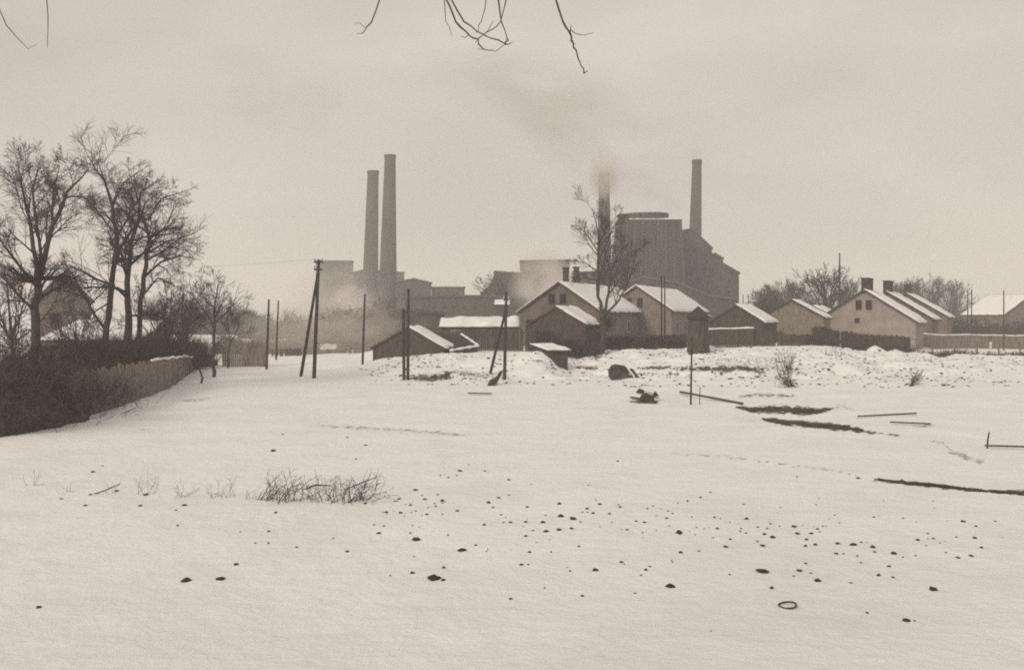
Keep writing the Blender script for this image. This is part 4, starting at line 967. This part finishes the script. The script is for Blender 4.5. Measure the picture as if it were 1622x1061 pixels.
works('works_building', 'dark low block joining the smoke-veiled works to the cooling tower', [(907, 433), (974, 431)], 260, 14, wins=[(918, 446, 5, 7), (932, 446, 5, 7)])
works('boiler_house', 'stepped gabled brick boiler house right of the cooling tower', [(1018, 437), (1050, 414), (1051, 404), (1066, 396), (1080, 368), (1096, 364), (1126, 396), (1126.6, 405), (1132, 404), (1143, 412), (1143.6, 419), (1168, 435)], 255, 34,
      wins=[(1100, 396, 4, 9), (1110, 400, 4, 7), (1098, 425, 5, 9), (1112, 425, 5, 9), (1126, 428, 5, 9), (1140, 440, 5, 9), (1154, 446, 5, 9), (1120, 462, 6, 11), (1136, 462, 6, 11), (1152, 465, 6, 11)])
works('works_building', 'low dark works hall between the two snow-roofed houses and boiler house', [(968, 458), (1020, 440), (1080, 452), (1120, 470), (1165, 476)], 210, 16)

def cooling_tower():
    D = 240; base = .5; x0 = X(1030, D); t = thing('cooling_tower', 'massive dark cooling tower block with a raised rim and snow ledge on top', 'tower', (x0, D, base))
    def xx(px): return X(px, D) - x0
    zt = Zp(350, D) - base; zm = Zp(440, D) - base; m = MB(); dp = 14
    vs = []
    for (xl, xr, z, e) in ((xx(968), xx(1086), -1, -.8), (xx(974), xx(1083), zm, 0), (xx(984), xx(1079), zt, .6)):
        vs += [(xl, e, z), (xr, e, z), (xr, dp - e, z), (xl, dp - e, z)]
    fs = [(0, 1, 2, 3), (8, 9, 10, 11)] + [(4 * j + i, 4 * j + (i + 1) % 4, 4 * j + 4 + (i + 1) % 4, 4 * j + 4 + i) for j in (0, 1) for i in range(4)]
    m.add(vs, fs); m.build('wall', M['timber_tower'], t)
    # vertical ribs
    for k in range(9):
        f = k / 8; m = MB(); a = Vector((xx(974) + (xx(1083) - xx(974)) * f, -.1, zm)); c = Vector((xx(984) + (xx(1079) - xx(984)) * f, .5, zt)); g_ = Vector((xx(968) + (xx(1086) - xx(968)) * f, -.9, -1))
        m.tube([g_, a, c], .22, 4); m.build('rib', M['wood'], t)
    m = MB(); m.box(((xx(983) + xx(1080)) / 2, dp / 2, zt + .2), (xx(1081) - xx(982), dp - .6, .36)); lg = m.build('ledge', M['wood'], t)
    snow_slab((xx(996), .45, zt + .4), (xx(1080) - xx(996), 0, 0), (0, dp - 1.2, 0), (0, 0, 1), .45, 20, 8, .15, 3).build('ledge_snow', M['snow'], lg, smooth=True)
    rm = MB(); n = 32; cxm = (xx(983) + xx(1066)) / 2; rx = (xx(1066) - xx(983)) / 2; ry = dp / 2 - .8; vs = []; zr = Zp(335.5, D) - base
    for (k, z) in ((1, zt + .38), (1.0, zr), (.93, zr), (.93, zr - .5)):
        for i in range(n): a = 6.2832 * i / n; vs.append((cxm + rx * k * math.cos(a), dp / 2 + ry * k * math.sin(a), z - (.25 * math.cos(a) if z > zt + .4 else 0) * -1 * .6))
    fs = [(j * n + i, j * n + (i + 1) % n, (j + 1) * n + (i + 1) % n, (j + 1) * n + i) for j in range(3) for i in range(n)] + [tuple(3 * n + i for i in range(n))]
    rm.add(vs, fs).build('rim', M['timber_tower'], t)
cooling_tower()

# ------------------------------------------------------------------ smoke and steam
def smoke(name, label, px, py, D, rx, ry, rz, dens, col, nscale=2.0, thr=.42, seed=0, rot=0, aniso=.2):
    mb = MB(); n, m_ = 20, 12; vs = [(0, 0, 1)]
    for j in range(1, m_):
        for i in range(n):
            a = 6.2832 * i / n; ph = math.pi * j / m_; vs.append((math.sin(ph) * math.cos(a), math.sin(ph) * math.sin(a), math.cos(ph)))
    vs.append((0, 0, -1)); e = len(vs) - 1; fs = []
    for i in range(n):
        i2 = (i + 1) % n; fs.append((0, 1 + i, 1 + i2)); fs.append((e, e - n + i2, e - n + i))
        for j in range(m_ - 2): fs.append((1 + j * n + i, 1 + (j + 1) * n + i, 1 + (j + 1) * n + i2, 1 + j * n + i2))
    mt = bpy.data.materials.new(name); mt.use_nodes = True; N = mt.node_tree.nodes; L = mt.node_tree.links; N.clear()
    out = N.new('ShaderNodeOutputMaterial'); pv = N.new('ShaderNodeVolumePrincipled'); pv.inputs['Color'].default_value = (*col, 1); pv.inputs['Anisotropy'].default_value = aniso
    tc = N.new('ShaderNodeTexCoord'); ln = N.new('ShaderNodeVectorMath'); ln.operation = 'LENGTH'; L.new(tc.outputs['Object'], ln.inputs[0])
    fo = N.new('ShaderNodeMapRange'); fo.interpolation_type = 'SMOOTHSTEP'; fo.inputs['From Min'].default_value = 1; fo.inputs['From Max'].default_value = .25; L.new(ln.outputs['Value'], fo.inputs['Value'])
    mp = N.new('ShaderNodeMapping'); mp.inputs['Location'].default_value = (seed, 0, 0); L.new(tc.outputs['Object'], mp.inputs[0])
    nz = N.new('ShaderNodeTexNoise'); nz.inputs['Scale'].default_value = nscale; nz.inputs['Detail'].default_value = 4; L.new(mp.outputs[0], nz.inputs['Vector'])
    mr = N.new('ShaderNodeMapRange'); mr.inputs['From Min'].default_value = thr; mr.inputs['From Max'].default_value = thr + .25; L.new(nz.outputs['Fac'], mr.inputs['Value'])
    mu = N.new('ShaderNodeMath'); mu.operation = 'MULTIPLY'; L.new(fo.outputs[0], mu.inputs[0]); L.new(mr.outputs[0], mu.inputs[1])
    m2 = N.new('ShaderNodeMath'); m2.operation = 'MULTIPLY'; m2.inputs[1].default_value = dens; L.new(mu.outputs[0], m2.inputs[0]); L.new(m2.outputs[0], pv.inputs['Density'])
    L.new(pv.outputs[0], out.inputs['Volume'])
    o = mb.add(vs, fs).build(name, mt, loc=P(px, py, D)); o.scale = (rx, ry, rz); o.rotation_euler.y = R(rot)
    return tag(o, label, 'smoke', kind='stuff')
white = (.90, .865, .825); grey = (.80, .755, .71); dark = (.55, .50, .46)
smoke('steam_cloud', 'pale steam rolling over the ground left of the twin chimneys', 525, 528, 111, 9.5, 6, 4.2, .17, grey, 3.0, .36, 1)
smoke('steam_cloud', 'thin steam rising between the braced pole and the twin chimneys', 530, 470, 210, 12, 14, 9, .07, white, 2.0, .38, 2)
smoke('steam_cloud', 'thin steam drifting in front of the bases of the twin chimneys', 602, 508, 109, 6.5, 5, 3.2, .12, grey, 2.2, .40, 3)
smoke('steam_cloud', 'bright small puff of steam at the foot of the shorter twin chimney', 556, 474, 205, 4.5, 5, 4.5, .30, white, 2.0, .32, 12)
smoke('steam_cloud', 'thin grey mist low over the snow between the rail fence end and the braced pole', 455, 526, 108, 7.5, 5, 3.6, .16, grey, 2.6, .36, 13)
smoke('steam_cloud', 'pale smoke hiding the works block behind the two-chimney house', 862, 450, 220, 8.5, 12, 8, .22, white, 2.0, .34, 4)
smoke('smoke_plume', 'thin smoke trailing up and left from the smoke-veiled chimney', 900, 225, 290, 26, 12, 11, .032, dark, 2.2, .40, 5, rot=38)
smoke('smoke_plume', 'faint dark smudge of smoke high in the sky above the works', 860, 150, 300, 42, 18, 15, .030, dark, 2.4, .36, 6, rot=15)
smoke('smoke_puff', 'pale smoke wrapped round the top of the chimney behind the forked tree', 957, 284, 287, 5.0, 6.5, 7.0, .42, white, 1.8, .30, 7)
smoke('smoke_puff', 'faint wisp of smoke over the slim chimney at right', 1098, 246, 298, 4, 4, 2.4, .06, dark, 2.0, .35, 8)

smoke('smoke_plume', 'faint dark smoke hanging over the cooling tower and left of the slim chimney', 1010, 290, 300, 24, 14, 9, .016, dark, 2.6, .38, 9, rot=20)
smoke('smoke_plume', 'very faint dark smoke high in the sky left of the twin chimneys', 470, 170, 330, 30, 16, 12, .014, dark, 2.2, .38, 10)
# faint wires leaving the first braced pole to the left
for dz in (0.0,):
    a = P(503, 411, GP(497, 599).y) - Vector((0, .1, dz)); e = P(-260, 428, 84) - Vector((0, 0, dz)); mb = MB()
    mb.tube([a.lerp(e, i / 14) - Vector((0, 0, 2.2 * (i / 14) * (1 - i / 14))) - a for i in range(15)], .005, 4)
    o = mb.build('telegraph_wire', M['metal'], loc=a); tag(o, 'faint thin wire leaving the first braced pole towards the left', 'wire')

# ------------------------------------------------------------------ haze
hz = MB(); hz.box((0, 1130, 44), (5400, 2440, 94)); 
hm = bpy.data.materials.new('haze'); hm.use_nodes = True; N = hm.node_tree.nodes; N.clear()
out = N.new('ShaderNodeOutputMaterial'); pv = N.new('ShaderNodeVolumePrincipled')
pv.inputs['Color'].default_value = (.975, .965, .955, 1); pv.inputs['Density'].default_value = .0011; pv.inputs['Anisotropy'].default_value = .1
hm.node_tree.links.new(pv.outputs[0], out.inputs['Volume'])
ho = hz.build('haze', hm); tag(ho, 'pale winter haze over the whole field', 'haze', kind='stuff')
